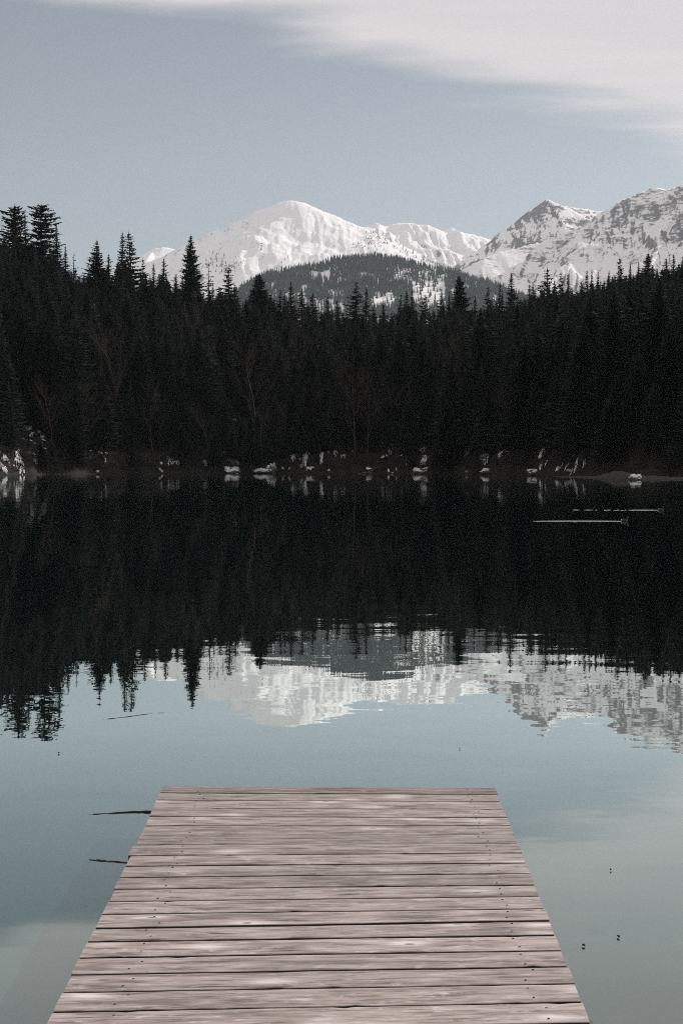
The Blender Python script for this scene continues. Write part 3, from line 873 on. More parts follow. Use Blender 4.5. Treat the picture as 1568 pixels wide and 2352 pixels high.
cand = []
tries = 0
grid = {}
while tries < 44000:
    tries += 1
    u = rng.uniform(-0.56, 0.56)
    y = rng.uniform(208, 486)
    x = u * y
    pxx = W / 2 + F * u
    ds = shore_d(pxx)
    if y < ds + 1.5: continue
    key = (int(x // 4.6), int(y // 4.6))
    ok = True
    for i in (-1, 0, 1):
        for j in (-1, 0, 1):
            for (qx, qy) in grid.get((key[0] + i, key[1] + j), ()):
                if (qx - x) ** 2 + (qy - y) ** 2 < 4.4 ** 2: ok = False
    if not ok: continue
    grid.setdefault(key, []).append((x, y))
    cand.append((x, y))
cand = np.array(cand)
cz = slope_z(cand[:, 0], cand[:, 1])
cpx = W / 2 + F * cand[:, 0] / cand[:, 1]
lim = canopy_y(cpx) - 12 + rng.uniform(0, 26, len(cand))
ztop = (HORIZON - lim) / F * cand[:, 1] + CAM_H
ch = np.minimum(rng.uniform(21, 33, len(cand)), ztop - cz)
edge_row = cand[:, 1] - shore_d(cpx)
ch = np.where(edge_row < 14, ch * rng.uniform(.22, .9, len(cand)), ch)
for (qx, qy, qw, qh, ql, qn) in PATCH:
    if qy > 1062: continue
    d_ = ray(qx, qy + qh / 2)
    dist = float(shore_d(qx)) + .6
    while dist < 470 and float(slope_z(d_.x * dist, dist)) < CAM_H + d_.z * dist: dist += .5
    near = (np.abs(cpx - qx) < qw / 2 + 20) & (cand[:, 1] < dist)
    cap = (HORIZON - (qy + qh / 2)) / F * cand[:, 1] + CAM_H - cz
    ch = np.where(near, np.minimum(ch, np.maximum(cap, 1.6)), ch)
keep = ch > 1.5
cand, cz, cpx, ch = cand[keep], cz[keep], cpx[keep], ch[keep]
tipy = HORIZON - F * (cz + ch - CAM_H) / cand[:, 1]
basey = HORIZON - F * (cz - CAM_H) / cand[:, 1]
# how much of each tree the trees in front of it leave to be seen
order = np.argsort(cand[:, 1])
sky_line = np.full(2400, 1100.0)
vis = np.zeros(len(cand))
for i in order:
    w_ = 2.6 * F / cand[i, 1]
    a, b = int(np.clip(cpx[i] - w_ + 400, 0, 2398)), int(np.clip(cpx[i] + w_ + 401, 1, 2399))
    seg = sky_line[a:b]
    tri_ = tipy[i] + np.abs(np.arange(a, b) - 400 - cpx[i]) * (ch[i] / 3.2)
    on = (np.arange(a, b) >= 400) & (np.arange(a, b) < 400 + 1568)
    vis[i] = (np.clip(np.minimum(seg, basey[i]) - tri_, 0, None) * on).sum()
    sky_line[a:b] = np.minimum(seg, tri_)
best = np.argsort(-vis)
N_IND = 300 - len(RIDGE)
ind = set(best[:N_IND].tolist())
GF = 'dark spruces massed on the slope'
LF = 'near-black spruce melting into the dense forest above the far shore'
for i in range(len(cand)):
    if i in ind:
        spruce(cand[i, 0], cand[i, 1], cz[i] - .3, ch[i], random.choice(ALLC), random.uniform(1.05, 1.45) * (30 / ch[i]) ** .4, random.uniform(0, 6.28), LF, GF)
rest = np.array([i for i in range(len(cand)) if i not in ind])

# the many spruces hidden deeper in the wood: one object, grown on points
pm = bpy.data.meshes.new('forest')
pm.from_pydata(np.column_stack([cand[rest], cz[rest] - .3]).tolist(), [], [])
a = pm.attributes.new('tall', 'FLOAT', 'POINT'); a.data.foreach_set('value', (ch[rest] / HREF).astype(np.float32))
a = pm.attributes.new('turn', 'FLOAT', 'POINT'); a.data.foreach_set('value', rng.uniform(0, 6.28, len(rest)).astype(np.float32))
a = pm.attributes.new('pick', 'INT', 'POINT'); a.data.foreach_set('value', rng.integers(0, 6, len(rest)).astype(np.int32))
forest = tag(link('forest', pm), 'mass of black spruces deeper in the slope behind the front trees', kind='stuff')
ng = bpy.data.node_groups.new('forest_growth', 'GeometryNodeTree')
ng.interface.new_socket('Geometry', in_out='INPUT', socket_type='NodeSocketGeometry')
ng.interface.new_socket('Geometry', in_out='OUTPUT', socket_type='NodeSocketGeometry')
gi_ = ng.nodes.new('NodeGroupInput'); go_ = ng.nodes.new('NodeGroupOutput')
jn = ng.nodes.new('GeometryNodeJoinGeometry')
protos = {}
for o in COL.objects:
    if o.name.startswith('crown') and o.data not in protos: protos[o.data] = o
for me in (KINDS['spire'] + KINDS['dense']):
    if me not in protos: continue
    oi = ng.nodes.new('GeometryNodeObjectInfo'); oi.inputs['Object'].default_value = protos[me]; oi.inputs['As Instance'].default_value = True
    ng.links.new(oi.outputs['Geometry'], jn.inputs[0])
m2p = ng.nodes.new('GeometryNodeMeshToPoints')
iop = ng.nodes.new('GeometryNodeInstanceOnPoints')
iop.inputs['Pick Instance'].default_value = True
def named(nm, ty):
    n = ng.nodes.new('GeometryNodeInputNamedAttribute'); n.data_type = ty; n.inputs['Name'].default_value = nm
    return n
nt, nr, npk = named('tall', 'FLOAT'), named('turn', 'FLOAT'), named('pick', 'INT')
cr = ng.nodes.new('ShaderNodeCombineXYZ'); ng.links.new(nr.outputs['Attribute'], cr.inputs['Z'])
ng.links.new(gi_.outputs[0], m2p.inputs[0]); ng.links.new(m2p.outputs[0], iop.inputs['Points'])
ng.links.new(jn.outputs[0], iop.inputs['Instance'])
ng.links.new(npk.outputs['Attribute'], iop.inputs['Instance Index'])
ng.links.new(cr.outputs[0], iop.inputs['Rotation'])
cs = ng.nodes.new('ShaderNodeCombineXYZ')
wm = ng.nodes.new('ShaderNodeMath'); wm.operation = 'MULTIPLY'; wm.inputs[1].default_value = 1.25
ng.links.new(nt.outputs['Attribute'], wm.inputs[0])
for ax_ in 'XY': ng.links.new(wm.outputs[0], cs.inputs[ax_])
ng.links.new(nt.outputs['Attribute'], cs.inputs['Z'])
ng.links.new(cs.outputs[0], iop.inputs['Scale'])
ng.links.new(iop.outputs[0], go_.inputs[0])
md = forest.modifiers.new('growth', 'NODES'); md.node_group = ng


# ------------------------------------------------------------------ bare trees and undergrowth on the shore
def limb(v, f, a, b, r0, r1, n=4):
    d = (b - a)
    if d.length < 1e-5: return
    q = d.to_track_quat('Z', 'Y')
    i0 = len(v)
    for (p, r_) in ((a, r0), (b, r1)):
        for k in range(n):
            an = k * 2 * math.pi / n
            v.append(p + q @ Vector((r_ * math.cos(an), r_ * math.sin(an), 0)))
    for k in range(n): f.append((i0 + k, i0 + (k + 1) % n, i0 + n + (k + 1) % n, i0 + n + k))


def branchy(seed, h, r0, spread, levels, forks, mat_tr, name_root, loc, rz=0):
    r = random.Random(seed)
    tv, tf, cv, cf = [], [], [], []
    p = Vector((0, 0, -.4)); d = Vector((r.uniform(-.12, .12), r.uniform(-.12, .12), 1)).normalized()
    n = 7; rad = r0; st = []
    for k in range(n):
        q = p + d * (h * 0.8 / n)
        r2 = rad * 0.80
        limb(tv, tf, p, q, rad, r2, 6)
        if k >= 1: st.append((q, d.copy(), r2 * .62, h * (0.42 - .03 * k)))
        p, rad = q, r2
        d = (d + Vector((r.uniform(-.14, .14), r.uniform(-.14, .14), .05))).normalized()
    st.append((p, d, rad, h * .26))
    def grow(p, d, rad, ln, lv):
        segs = 3
        for s in range(segs):
            q = p + d * (ln / segs)
            limb(cv, cf, p, q, rad, rad * .75, 3)
            p, rad = q, rad * .75
            d = (d + Vector((r.uniform(-.25, .25), r.uniform(-.25, .25), r.uniform(-.05, .22)))).normalized()
            if lv > 0:
                for _ in range(forks):
                    e = Vector((r.uniform(-1, 1), r.uniform(-1, 1), r.uniform(-.1, .7))) * spread
                    grow(p, (d + e).normalized(), max(.012, rad * .6), ln * r.uniform(.45, .7), lv - 1)
    for (p, d, rad, ln) in st:
        for _ in range(2):
            a = r.uniform(0, 6.28)
            e = Vector((math.cos(a), math.sin(a), r.uniform(.2, .8)))
            grow(p, (d * .5 + e * spread).normalized(), rad, ln * r.uniform(.7, 1.1), levels)
    t = empty(name_root, loc, rz)
    mesh_obj('trunk', tv, tf, mat_tr, t)
    mesh_obj('branches' if False else 'crown', cv, cf, M_TWIG, t)
    return t


BARE = [  # px, metres behind the shore, height, thickness, pale?, label
    (268, 12, 27, .30, False, 'wide bare tree with a brush of upright twigs on the left shore'),
    (120, 9, 15, .2, False, 'lower bare tree above the streak of snow at the left shore'),
    (188, 8, 14, .18, False, 'small bare tree on the brown bank left of the wide bare tree'),
    (352, 6, 16, .18, False, 'slim bare tree right of the wide bare tree on the left shore'),
    (590, 14, 26, .2, True, 'tall pale birch-like stem above the long snow bank'),
    (604, 4, 12, .14, True, 'thin pale stem standing behind the long snow bank'),
    (697, 22, 30, .2, True, 'straight pale stem rising high above the tumbled snow left of centre'),
    (445, 30, 31, .2, True, 'pale thin stem glimmering deep between the black spruces on the left'),
    (660, 6, 13, .18, False, 'bare bush-like tree between the long snow bank and the tumbled snow'),
    (735, 8, 15, .2, False, 'bare tree right of the tumbled snow left of centre'),
    (815, 6, 22, .22, False, 'bare tree bending over the water right of centre'),
    (843, 7, 19, .2, False, 'forked bare tree beside the one bending over the water'),
    (900, 9, 16, .18, False, 'thin bare tree left of the steep snow chute'),
    (1075, 12, 24, .2, True, 'pale bare stem right of the steep snow chute'),
    (1180, 7, 13, .16, False, 'small bare tree between two snow-capped shore boulders'),
    (480, 6, 12, .16, False, 'small bare tree by the small snow lump on the left-hand shore'),
    (5, 135, 33, .25, False, 'leafless tree showing grey against the sky at the left edge'),
]
for i, (bx, back, hh, th, pale, lb) in enumerate(BARE):
    D = float(shore_d(bx)) + back
    x = (bx - W / 2) / F * D
    z = float(slope_z(x, D))
    if i == 16: hh = at(5, 492, D).z - z
    t = branchy(300 + i, hh, th, .55 if hh < 25 else .42, 2, 2, M_BIRCH if pale else M_TWIG, 'bare_tree', (x, D, z), 0)
    tag(t, lb, 'bare tree', 'leafless trees along the far shore')

uv_, uf_ = [], []
r = random.Random(77)
for _ in range(1100):
    bx = r.uniform(-40, 1620)
    if 1380 < bx and r.random() < .5: continue
    D = float(shore_d(bx)) + abs(r.gauss(0, 5)) + .5
    x = (bx - W / 2) / F * D
    z = float(slope_z(x, D))
    hgt = r.uniform(.8, 3.2)
    for k in range(r.randint(5, 9)):
        a = Vector((x + r.uniform(-.5, .5), D + r.uniform(-.5, .5), z - .2))
        m_ = a + Vector((r.uniform(-.5, .5), r.uniform(-.6, .3), .55)) * hgt
        e = m_ + Vector((r.uniform(-.6, .6), r.uniform(-.5, .5), r.uniform(.2, .6))) * hgt * .6
        limb(uv_, uf_, a, m_, .035, .025, 3); limb(uv_, uf_, m_, e, .025, .01, 3)
        e2 = m_ + Vector((r.uniform(-.7, .7), r.uniform(-.5, .5), r.uniform(.1, .5))) * hgt * .5
        limb(uv_, uf_, m_, e2, .02, .008, 3)
M_BRUSH = simple_mat('dark_brush', (0.016, 0.012, 0.010), (0.042, 0.032, 0.027), 0.5, 0.9)
tag(mesh_obj('undergrowth', uv_, uf_, M_BRUSH), 'tangle of bare brown twigs and brush lining the far shore', kind='stuff')


# ------------------------------------------------------------------ snow and boulders on the far shore
def lump(seed, n=16, m=9):
    """an uneven boulder of unit half-sizes"""
    r = random.Random(seed)
    off = r.uniform(0, 100)
    v, f = [], []
    for j in range(m + 1):
        th = math.pi * j / m
        for i in range(n):
            ph = 2 * math.pi * i / n
            d = np.array([math.sin(th) * math.cos(ph), math.sin(th) * math.sin(ph), math.cos(th)])
            k = 1 + .55 * float(gnoise(np.array([d[0] * 1.6 + off]), np.array([d[1] * 1.6 + d[2] * 2.1]), seed)[0]) + .10 * float(gnoise(np.array([d[0] * 4 + off]), np.array([d[1] * 4 - d[2] * 3]), seed + 3)[0])
            q = d * k
            v.append(tuple(q))
    for j in range(m):
        for i in range(n):
            f.append((j * n + i, j * n + (i + 1) % n, (j + 1) * n + (i + 1) % n, (j + 1) * n + i))
    return v, f


def snowy_boulder(px, py, wpx, hpx, seed, label, dist=None):
    D = dist if dist else float(shore_d(px)) + 1.5
    w, h = wpx / F * D / 2, hpx / F * D
    base = at(px, py, D)
    g = max(0.0, float(slope_z(base.x, D)))
    z0 = max(-.1, min(g, base.z))
    t = empty('boulder', (base.x, D, z0), 0)
    tag(t, label, 'boulder', 'snow-capped boulders at the waterline')
    v, f = lump(seed)
    dp = max(.8, w * .7)
    mesh_obj('rock', [(a * w, b * dp, c * h * .55 + h * .25) for a, b, c in v], f, M_ROCK, t, True)
    # the snow lies over the top and droops a little over the front
    v2, f2 = lump(seed + 50)
    mesh_obj('snow_cap', [(a * w * 1.02, b * dp * 1.03 - .05, (h * .40 + c * h * .58 + .10 * h * math.sin(a * 5 + seed)) if c > 0 else (h * .40 + c * h * .16 * (1 + math.sin(a * 9 + seed)) + .10 * h * math.sin(a * 5 + seed))) for a, b, c in v2], f2, M_SNOW, t, True)


BOUL = [  # px, py of the foot, width, height
    (217, 1088, 20, 8, 'small snow-capped boulder at the waterline left, beside a flat snow shelf'),
    (205, 1090, 16, 4, 'flat snow shelf touching the water at the left shore'),
    (465, 1087, 20, 8, 'compact snow-capped boulder left of the overhung one'),
    (532, 1087, 36, 15, 'overhung snow-capped boulder with a snowy chute above it'),
    (604, 1086, 46, 11, 'long low snow bank tapering to the left'),
    (626, 1084, 22, 20, 'taller rounded end of the long low snow bank'),
    (692, 1086, 18, 18, 'left of the two tumbled snowy boulders left of centre'),
    (711, 1087, 18, 16, 'right of the two tumbled snowy boulders left of centre'),
    (757, 1083, 13, 5, 'tiny snow pad right of the tumbled snowy boulders'),
    (847, 1080, 15, 6, 'slanting snow pad near the leaning log'),
    (905, 1088, 20, 5, 'flat snow pad left of the steep snow chute'),
    (970, 1088, 42, 14, 'broad snow-capped boulder at the foot of the steep snow chute'),
    (1078, 1086, 20, 5, 'thin snow pad left of the peaked boulder'),
    (1122, 1087, 36, 12, 'peaked snow-capped boulder below a blotch of snow'),
    (1231, 1091, 40, 15, 'large loaf-shaped snow-capped boulder on the right shore'),
    (1282, 1086, 14, 14, 'small snowy block behind twigs right of the loaf-shaped boulder'),
    (1308, 1084, 14, 6, 'low snow-capped stone left of the brown spit'),
]
for i, (bx, by, bw, bh, lb) in enumerate(BOUL):
    snowy_boulder(bx, by, bw, bh, 600 + i * 3, lb)
snowy_boulder(1458, 1103, 26, 14, 700, 'lone snow-capped boulder lying in the water off the brown spit', dist=CAM_H * F / (1102 - HORIZON))

rs = random.Random(31)


def snow_patch(px, py, wpx, hpx, lean, label):
    """an irregular sheet of old snow lying on the bank"""
    D0 = float(shore_d(px)) + .6
    # find the ground under this line of sight
    d = ray(px, py)
    D = D0
    while D < D0 + 90 and float(slope_z(d.x * D, D)) < CAM_H + d.z * D: D += .25
    w = wpx / F * D
    g0 = float(slope_z(d.x * D, D)); g1 = float(slope_z(d.x * D, D + 2.0))
    sl = max(.12, (g1 - g0) / 2.0 - d.z)
    ln = min(6.5, .85 * hpx / F * D / sl)
    n, m = 19, 15
    v, f = [], []
    off = rs.uniform(0, 50)
    for j in range(m):
        b = j / (m - 1) * 2 - 1
        for i in range(n):
            a = i / (n - 1) * 2 - 1
            k = 0.75 + .45 * float(gnoise(np.array([b * 1.7 + off]), np.array([a * .5]), 5)[0])
            x = d.x * D + (a * k + lean * b + .25 * float(gnoise(np.array([b * 2.3 + off]), np.array([9.]), 8)[0])) * w / 2 * math.sqrt(max(.05, 1 - .75 * b * b))
            y = D + b * ln / 2 + .3 * float(gnoise(np.array([a * 2 + off]), np.array([b * 2]), 9)[0]) * ln / 2
            edge = (1 - a * a) * (1 - b * b)
            z = float(slope_z(x, y)) + .03 + .35 * min(1, edge * 3)
            if edge < 1e-6: z -= .18
            v.append((x, y, z))
    for j in range(m - 1):
        for i in range(n - 1):
            a, b = (i + .5) / (n - 1) * 2 - 1, (j + .5) / (m - 1) * 2 - 1
            # melted out between twigs and stones
            if float(gnoise(np.array([a * 2.6 + off]), np.array([b * 2.1 + off]), 12)[0]) + .5 * float(gnoise(np.array([a * 7 + off]), np.array([b * 4]), 13)[0]) - .32 * max(abs(a), abs(b)) ** 3 > -.24:
                f.append((j * n + i, j * n + i + 1, (j + 1) * n + i + 1, (j + 1) * n + i))
    c = Vector((d.x * D, D, g0))
    o = mesh_obj('snow_patch', [tuple(Vector(p) - c) for p in v], f, M_SNOW, None, True, c)
    tag(o, label, 'snow patch', 'snow patches on the far bank')


for p in PATCH: snow_patch(*p)

sc_v, sc_f = [], []
for _ in range(330):
    px_ = rs.uniform(-30, 1380)
    # thick in some stretches, missing in others
    if float(gnoise(np.array([px_ / 70.0]), np.array([2.2]), 21)[0]) < rs.uniform(-.5, .5): continue
    D = float(shore_d(px_)) + abs(rs.gauss(0, 1)) * 13 + .6
    x = (px_ - W / 2) / F * D
    w = rs.uniform(.12, .75); ln = rs.uniform(.15, .7)
    i0 = len(sc_v); n = 7
    sc_v.append((x, D, float(slope_z(x, D)) + .22))
    for i in range(n):
        a = i * 2 * math.pi / n
        q = rs.uniform(.45, 1.2)
        xx, yy = x + w * q * math.cos(a), D + ln * q * math.sin(a)
        sc_v.append((xx, yy, float(slope_z(xx, yy)) + rs.uniform(-.05, .12)))
    for i in range(n): sc_f.append((i0, i0 + 1 + i, i0 + 1 + (i + 1) % n))
tag(mesh_obj('snow_scraps', sc_v, sc_f, M_SNOW), 'countless small scraps of old snow between the twigs of the far bank', kind='stuff')

# low brown spit at the right
sv, sf = [], []
n, m = 40, 7
for j in range(m):
    b = j / (m - 1) * 2 - 1
    for i in range(n):
        a = i / (n - 1)
        px_ = 1262 + a * 330
        D = float(np.interp(px_, [1262, 1330, 1400, 1480, 1592], [241, 226, 208, 199, 195])) + b * 3.2
        prof = np.interp(px_, [1262, 1300, 1370, 1400, 1425, 1450, 1480, 1540, 1592], [.05, .22, .3, .9, 1.15, .8, .5, .35, .3])
        z = prof * (1 - b * b) * (1 + .35 * float(gnoise(np.array([px_ / 9.]), np.array([b * 2]), 3)[0])) - .05
        sv.append(((px_ - W / 2) / F * D, D, z))
for j in range(m - 1):
    for i in range(n - 1): sf.append((j * n + i, j * n + i + 1, (j + 1) * n + i + 1, (j + 1) * n + i))
M_SPIT = simple_mat('dry_reed_bank', (0.02, 0.017, 0.014), (0.055, 0.046, 0.04), 1.5, 0.95)
tag(mesh_obj('spit', sv, sf, M_SPIT, None, True), 'low brown spit running into the water from the right shore', kind='structure')


# fallen log and loose shore timber
def tube(name, pts, radii, mat, parent=None, n=7, loc=None):
    v, f = [], []
    c = loc if loc else pts[0]
    for k, (p, r_) in enumerate(zip(pts, radii)):
        d = (pts[min(k + 1, len(pts) - 1)] - pts[max(k - 1, 0)]).normalized()
        q = d.to_track_quat('Z', 'Y')
        for i in range(n):
            a = i * 2 * math.pi / n
            v.append(tuple(p - c + q @ Vector((r_ * math.cos(a), r_ * math.sin(a), 0))))
    for k in range(len(pts) - 1):
        for i in range(n): f.append((k * n + i, k * n + (i + 1) % n, (k + 1) * n + (i + 1) % n, (k + 1) * n + i))
    f.append(tuple(range(n))[::-1]); f.append(tuple(range((len(pts) - 1) * n, len(pts) * n)))
    return mesh_obj(name, v, f, mat, parent, True, c)


def log_on_shore(p0, p1, back0, back1, r_, label):
    a = at(p0[0], p0[1], float(shore_d(p0[0])) + back0); b = at(p1[0], p1[1], float(shore_d(p1[0])) + back1)
    pts = [a.lerp(b, t / 6) + Vector((0, 0, math.sin(t) * .12)) for t in range(7)]
    o = tube('log', pts, [r_ * (1 - .07 * k) for k in range(7)], M_BIRCH)
    tag(o, label, 'log', 'fallen logs on the far shore')


log_on_shore((844, 1086), (896, 1062), .2, 3, .16, 'fallen grey log leaning from the water near the bending tree')
log_on_shore((822, 1089), (858, 1083), -.3, .4, .13, 'low log lying along the waterline right of centre')
log_on_shore((452, 1091), (436, 1083), -.2, 1, .08, 'short branch sticking up from the water at the left shore')
log_on_shore((340, 1066), (392, 1030), 3, 9, .1, 'leaning dead stem on the left bank')

# ------------------------------------------------------------------ swimming birds with their wakes
def grebe(px, py, label, wlabel, wl, dashes, seed):
    p = on_level(px, py, 0.0)
    t = empty('water_bird', (p.x, p.y, 0), 0)
    t.scale = (.8, .8, .8)
    tag(t, label, 'water bird', 'small birds swimming on the lake')
    # body: boat-shaped, blunt fluffy stern, chest to the right (+x)
    v, f = [], []
    prof = [(-.135, .012, .045), (-.12, .045, .05), (-.07, .066, .05), (0, .072, .045), (.06, .06, .045), (.10, .04, .05), (.125, .012, .055)]
    n = 10
    for (x, r_, zc_) in prof:
        for i in range(n):
            a = i * 2 * math.pi / n
            v.append((x, r_ * .85 * math.cos(a), zc_ - .015 + r_ * .8 * math.sin(a)))
    for k in range(len(prof) - 1):
        for i in range(n): f.append((k * n + i, k * n + (i + 1) % n, (k + 1) * n + (i + 1) % n, (k + 1) * n + i))
    f.append(tuple(range(n))[::-1]); f.append(tuple(range((len(prof) - 1) * n, len(prof) * n)))
    mesh_obj('body', v, f, M_FEATHER, t, True)
    neck = [Vector((.085, 0, .06)), Vector((.11, 0, .10)), Vector((.112, 0, .14)), Vector((.118, 0, .165)), Vector((.14, 0, .172)), Vector((.158, 0, .168))]
    tube('head', neck, [.03, .022, .020, .027, .025, .010], M_FEATHER, t, 8, Vector((0, 0, 0)))
    tube('beak', [Vector((.156, 0, .168)), Vector((.19, 0, .163))], [.008, .002], M_BEAK, t, 6, Vector((0, 0, 0)))
    tube('tail', [Vector((-.12, 0, .055)), Vector((-.15, 0, .075))], [.03, .012], M_PALE, t, 7, Vector((0, 0, 0)))
    for s in (-1, 1):
        tube('wing', [Vector((.05, s * .055, .075)), Vector((-.03, s * .062, .085)), Vector((-.11, s * .03, .08))], [.012, .03, .008], M_FEATHER, t, 7, Vector((0, 0, 0)))
    # wake: two low ridges of water trailing off to the left, one broken into dashes
    r = random.Random(seed)
    v, f = [], []
    def ridge(x0, x1, y0, y1, hgt, wd):
        i0 = len(v); k = max(2, int((x0 - x1) / .15))
        for q in range(k + 1):
            s = q / k
            x = x0 + (x1 - x0) * s
            y = y0 + (y1 - y0) * s + .01 * math.sin(x * 5)
            hh = hgt * max(.02, math.sin(math.pi * min(1, .08 + s * .92))) ** .4
            for (oy, oz) in ((-wd, -.004), (-wd * .45, hh * .6), (0, hh), (wd * .8, -.004)): v.append((p.x + x, p.y + y + oy, oz))
        for q in range(k):
            for c in range(3): f.append((i0 + q * 4 + c, i0 + q * 4 + c + 1, i0 + (q + 1) * 4 + c + 1, i0 + (q + 1) * 4 + c))
    if dashes:
        ridge(-.1, -wl * .35, .03, .10, .019, .055)
        x = -wl * .36
        while x > -wl * .95:
            l_ = r.uniform(.04, .45) ** 1.3; ridge(x, x - l_, .11 - x * .05, .115 - x * .05, .015, .045); x -= l_ + r.uniform(.03, .34)
    else:
        ridge(-.1, -wl, .02, .12, .019, .055)
    x = -.3
    while x > -wl * .6:
        l_ = r.uniform(.06, .2); ridge(x, x - l_, -.12 + x * .35 * .4, -.125 + x * .35 * .4, .012, .035); x -= l_ + r.uniform(.1, .4)
    tag(mesh_obj('wake', v, f, M_WATER, None, True), wlabel, 'wake', 'wakes behind the swimming birds')


grebe(1517, 1172, 'small brown water bird farther out and nearer the right edge', 'dashed bright wake behind the farther water bird', 3.8, True, 3)
grebe(1434, 1197.5, 'small brown water bird nearer the dock, left of the other bird', 'long unbroken bright wake behind the nearer water bird', 2.95, False, 4)

# ------------------------------------------------------------------ dock
DOCK_Z = 0.20
K = W / 2500.0
LG = [(600, 2877), (587, 2903), (575, 2929), (563, 2958), (547, 2989), (531, 3023), (513, 3058), (499, 3092), (480, 3132), (461, 3171), (440, 3212), (419, 3255), (399, 3300),
      (375, 3347), (349, 3400), (323, 3449), (293, 3507), (263, 3569), (229, 3634), (194, 3706), (152, 3790), (105, 3882)]
RG = [(1812, 2885), (1821, 2909), (1831, 2935), (1842, 2963), (1854, 2993), (1867, 3023), (1880, 3056), (1893, 3089), (1908, 3122), (1924, 3159), (1939, 3198), (1955, 3240), (1973, 3281),
      (1992, 3326), (2010, 3371), (2030, 3424), (2053, 3480), (2077, 3539), (2103, 3602), (2130, 3669), (2160, 3745), (2195, 3834)]
GAP = [0, .013, .018, .013, .014, .014, .007, .007, .013, .012, .013, .013, .013, .015, .012, .026, .015, .015, .016, .017, .017, .017]
GAP = [g * .85 for g in GAP]
GAP[14], GAP[15] = .021, .015
lw = [on_level(x * K, y * K, DOCK_Z) for x, y in LG]
rw = [on_level(x * K, y * K, DOCK_Z) for x, y in RG]
dock_c = (lw[-1] + rw[-1] + lw[0] + rw[0]) / 4
dock = empty('dock', (dock_c.x, dock_c.y, 0))
tag(dock, 'weathered grey-brown plank dock running out over the lake', 'dock')
rd = random.Random(12)
AGE = [-.10, -.02, .0, .02, .03, -.05, -.06, -.03, .02, -.02, -.06, .03, .05, .06, .04, .10, .05, .02, .06, .05, .04]
screw_v = [(.0, .0, .0012)] + [(.0036 * math.cos(i * math.pi / 4), .0030 * math.sin(i * math.pi / 4), .0012) for i in range(8)] + [(.0036 * math.cos(i * math.pi / 4), .0030 * math.sin(i * math.pi / 4), -.012) for i in range(8)]
screw_f = [(0, 1 + i, 1 + (i + 1) % 8) for i in range(8)] + [(1 + i, 9 + i, 9 + (i + 1) % 8, 1 + (i + 1) % 8) for i in range(8)]
screw_me = bpy.data.meshes.new('screw'); screw_me.from_pydata(screw_v, [], screw_f); screw_me.materials.append(M_METAL)
THICK = .036
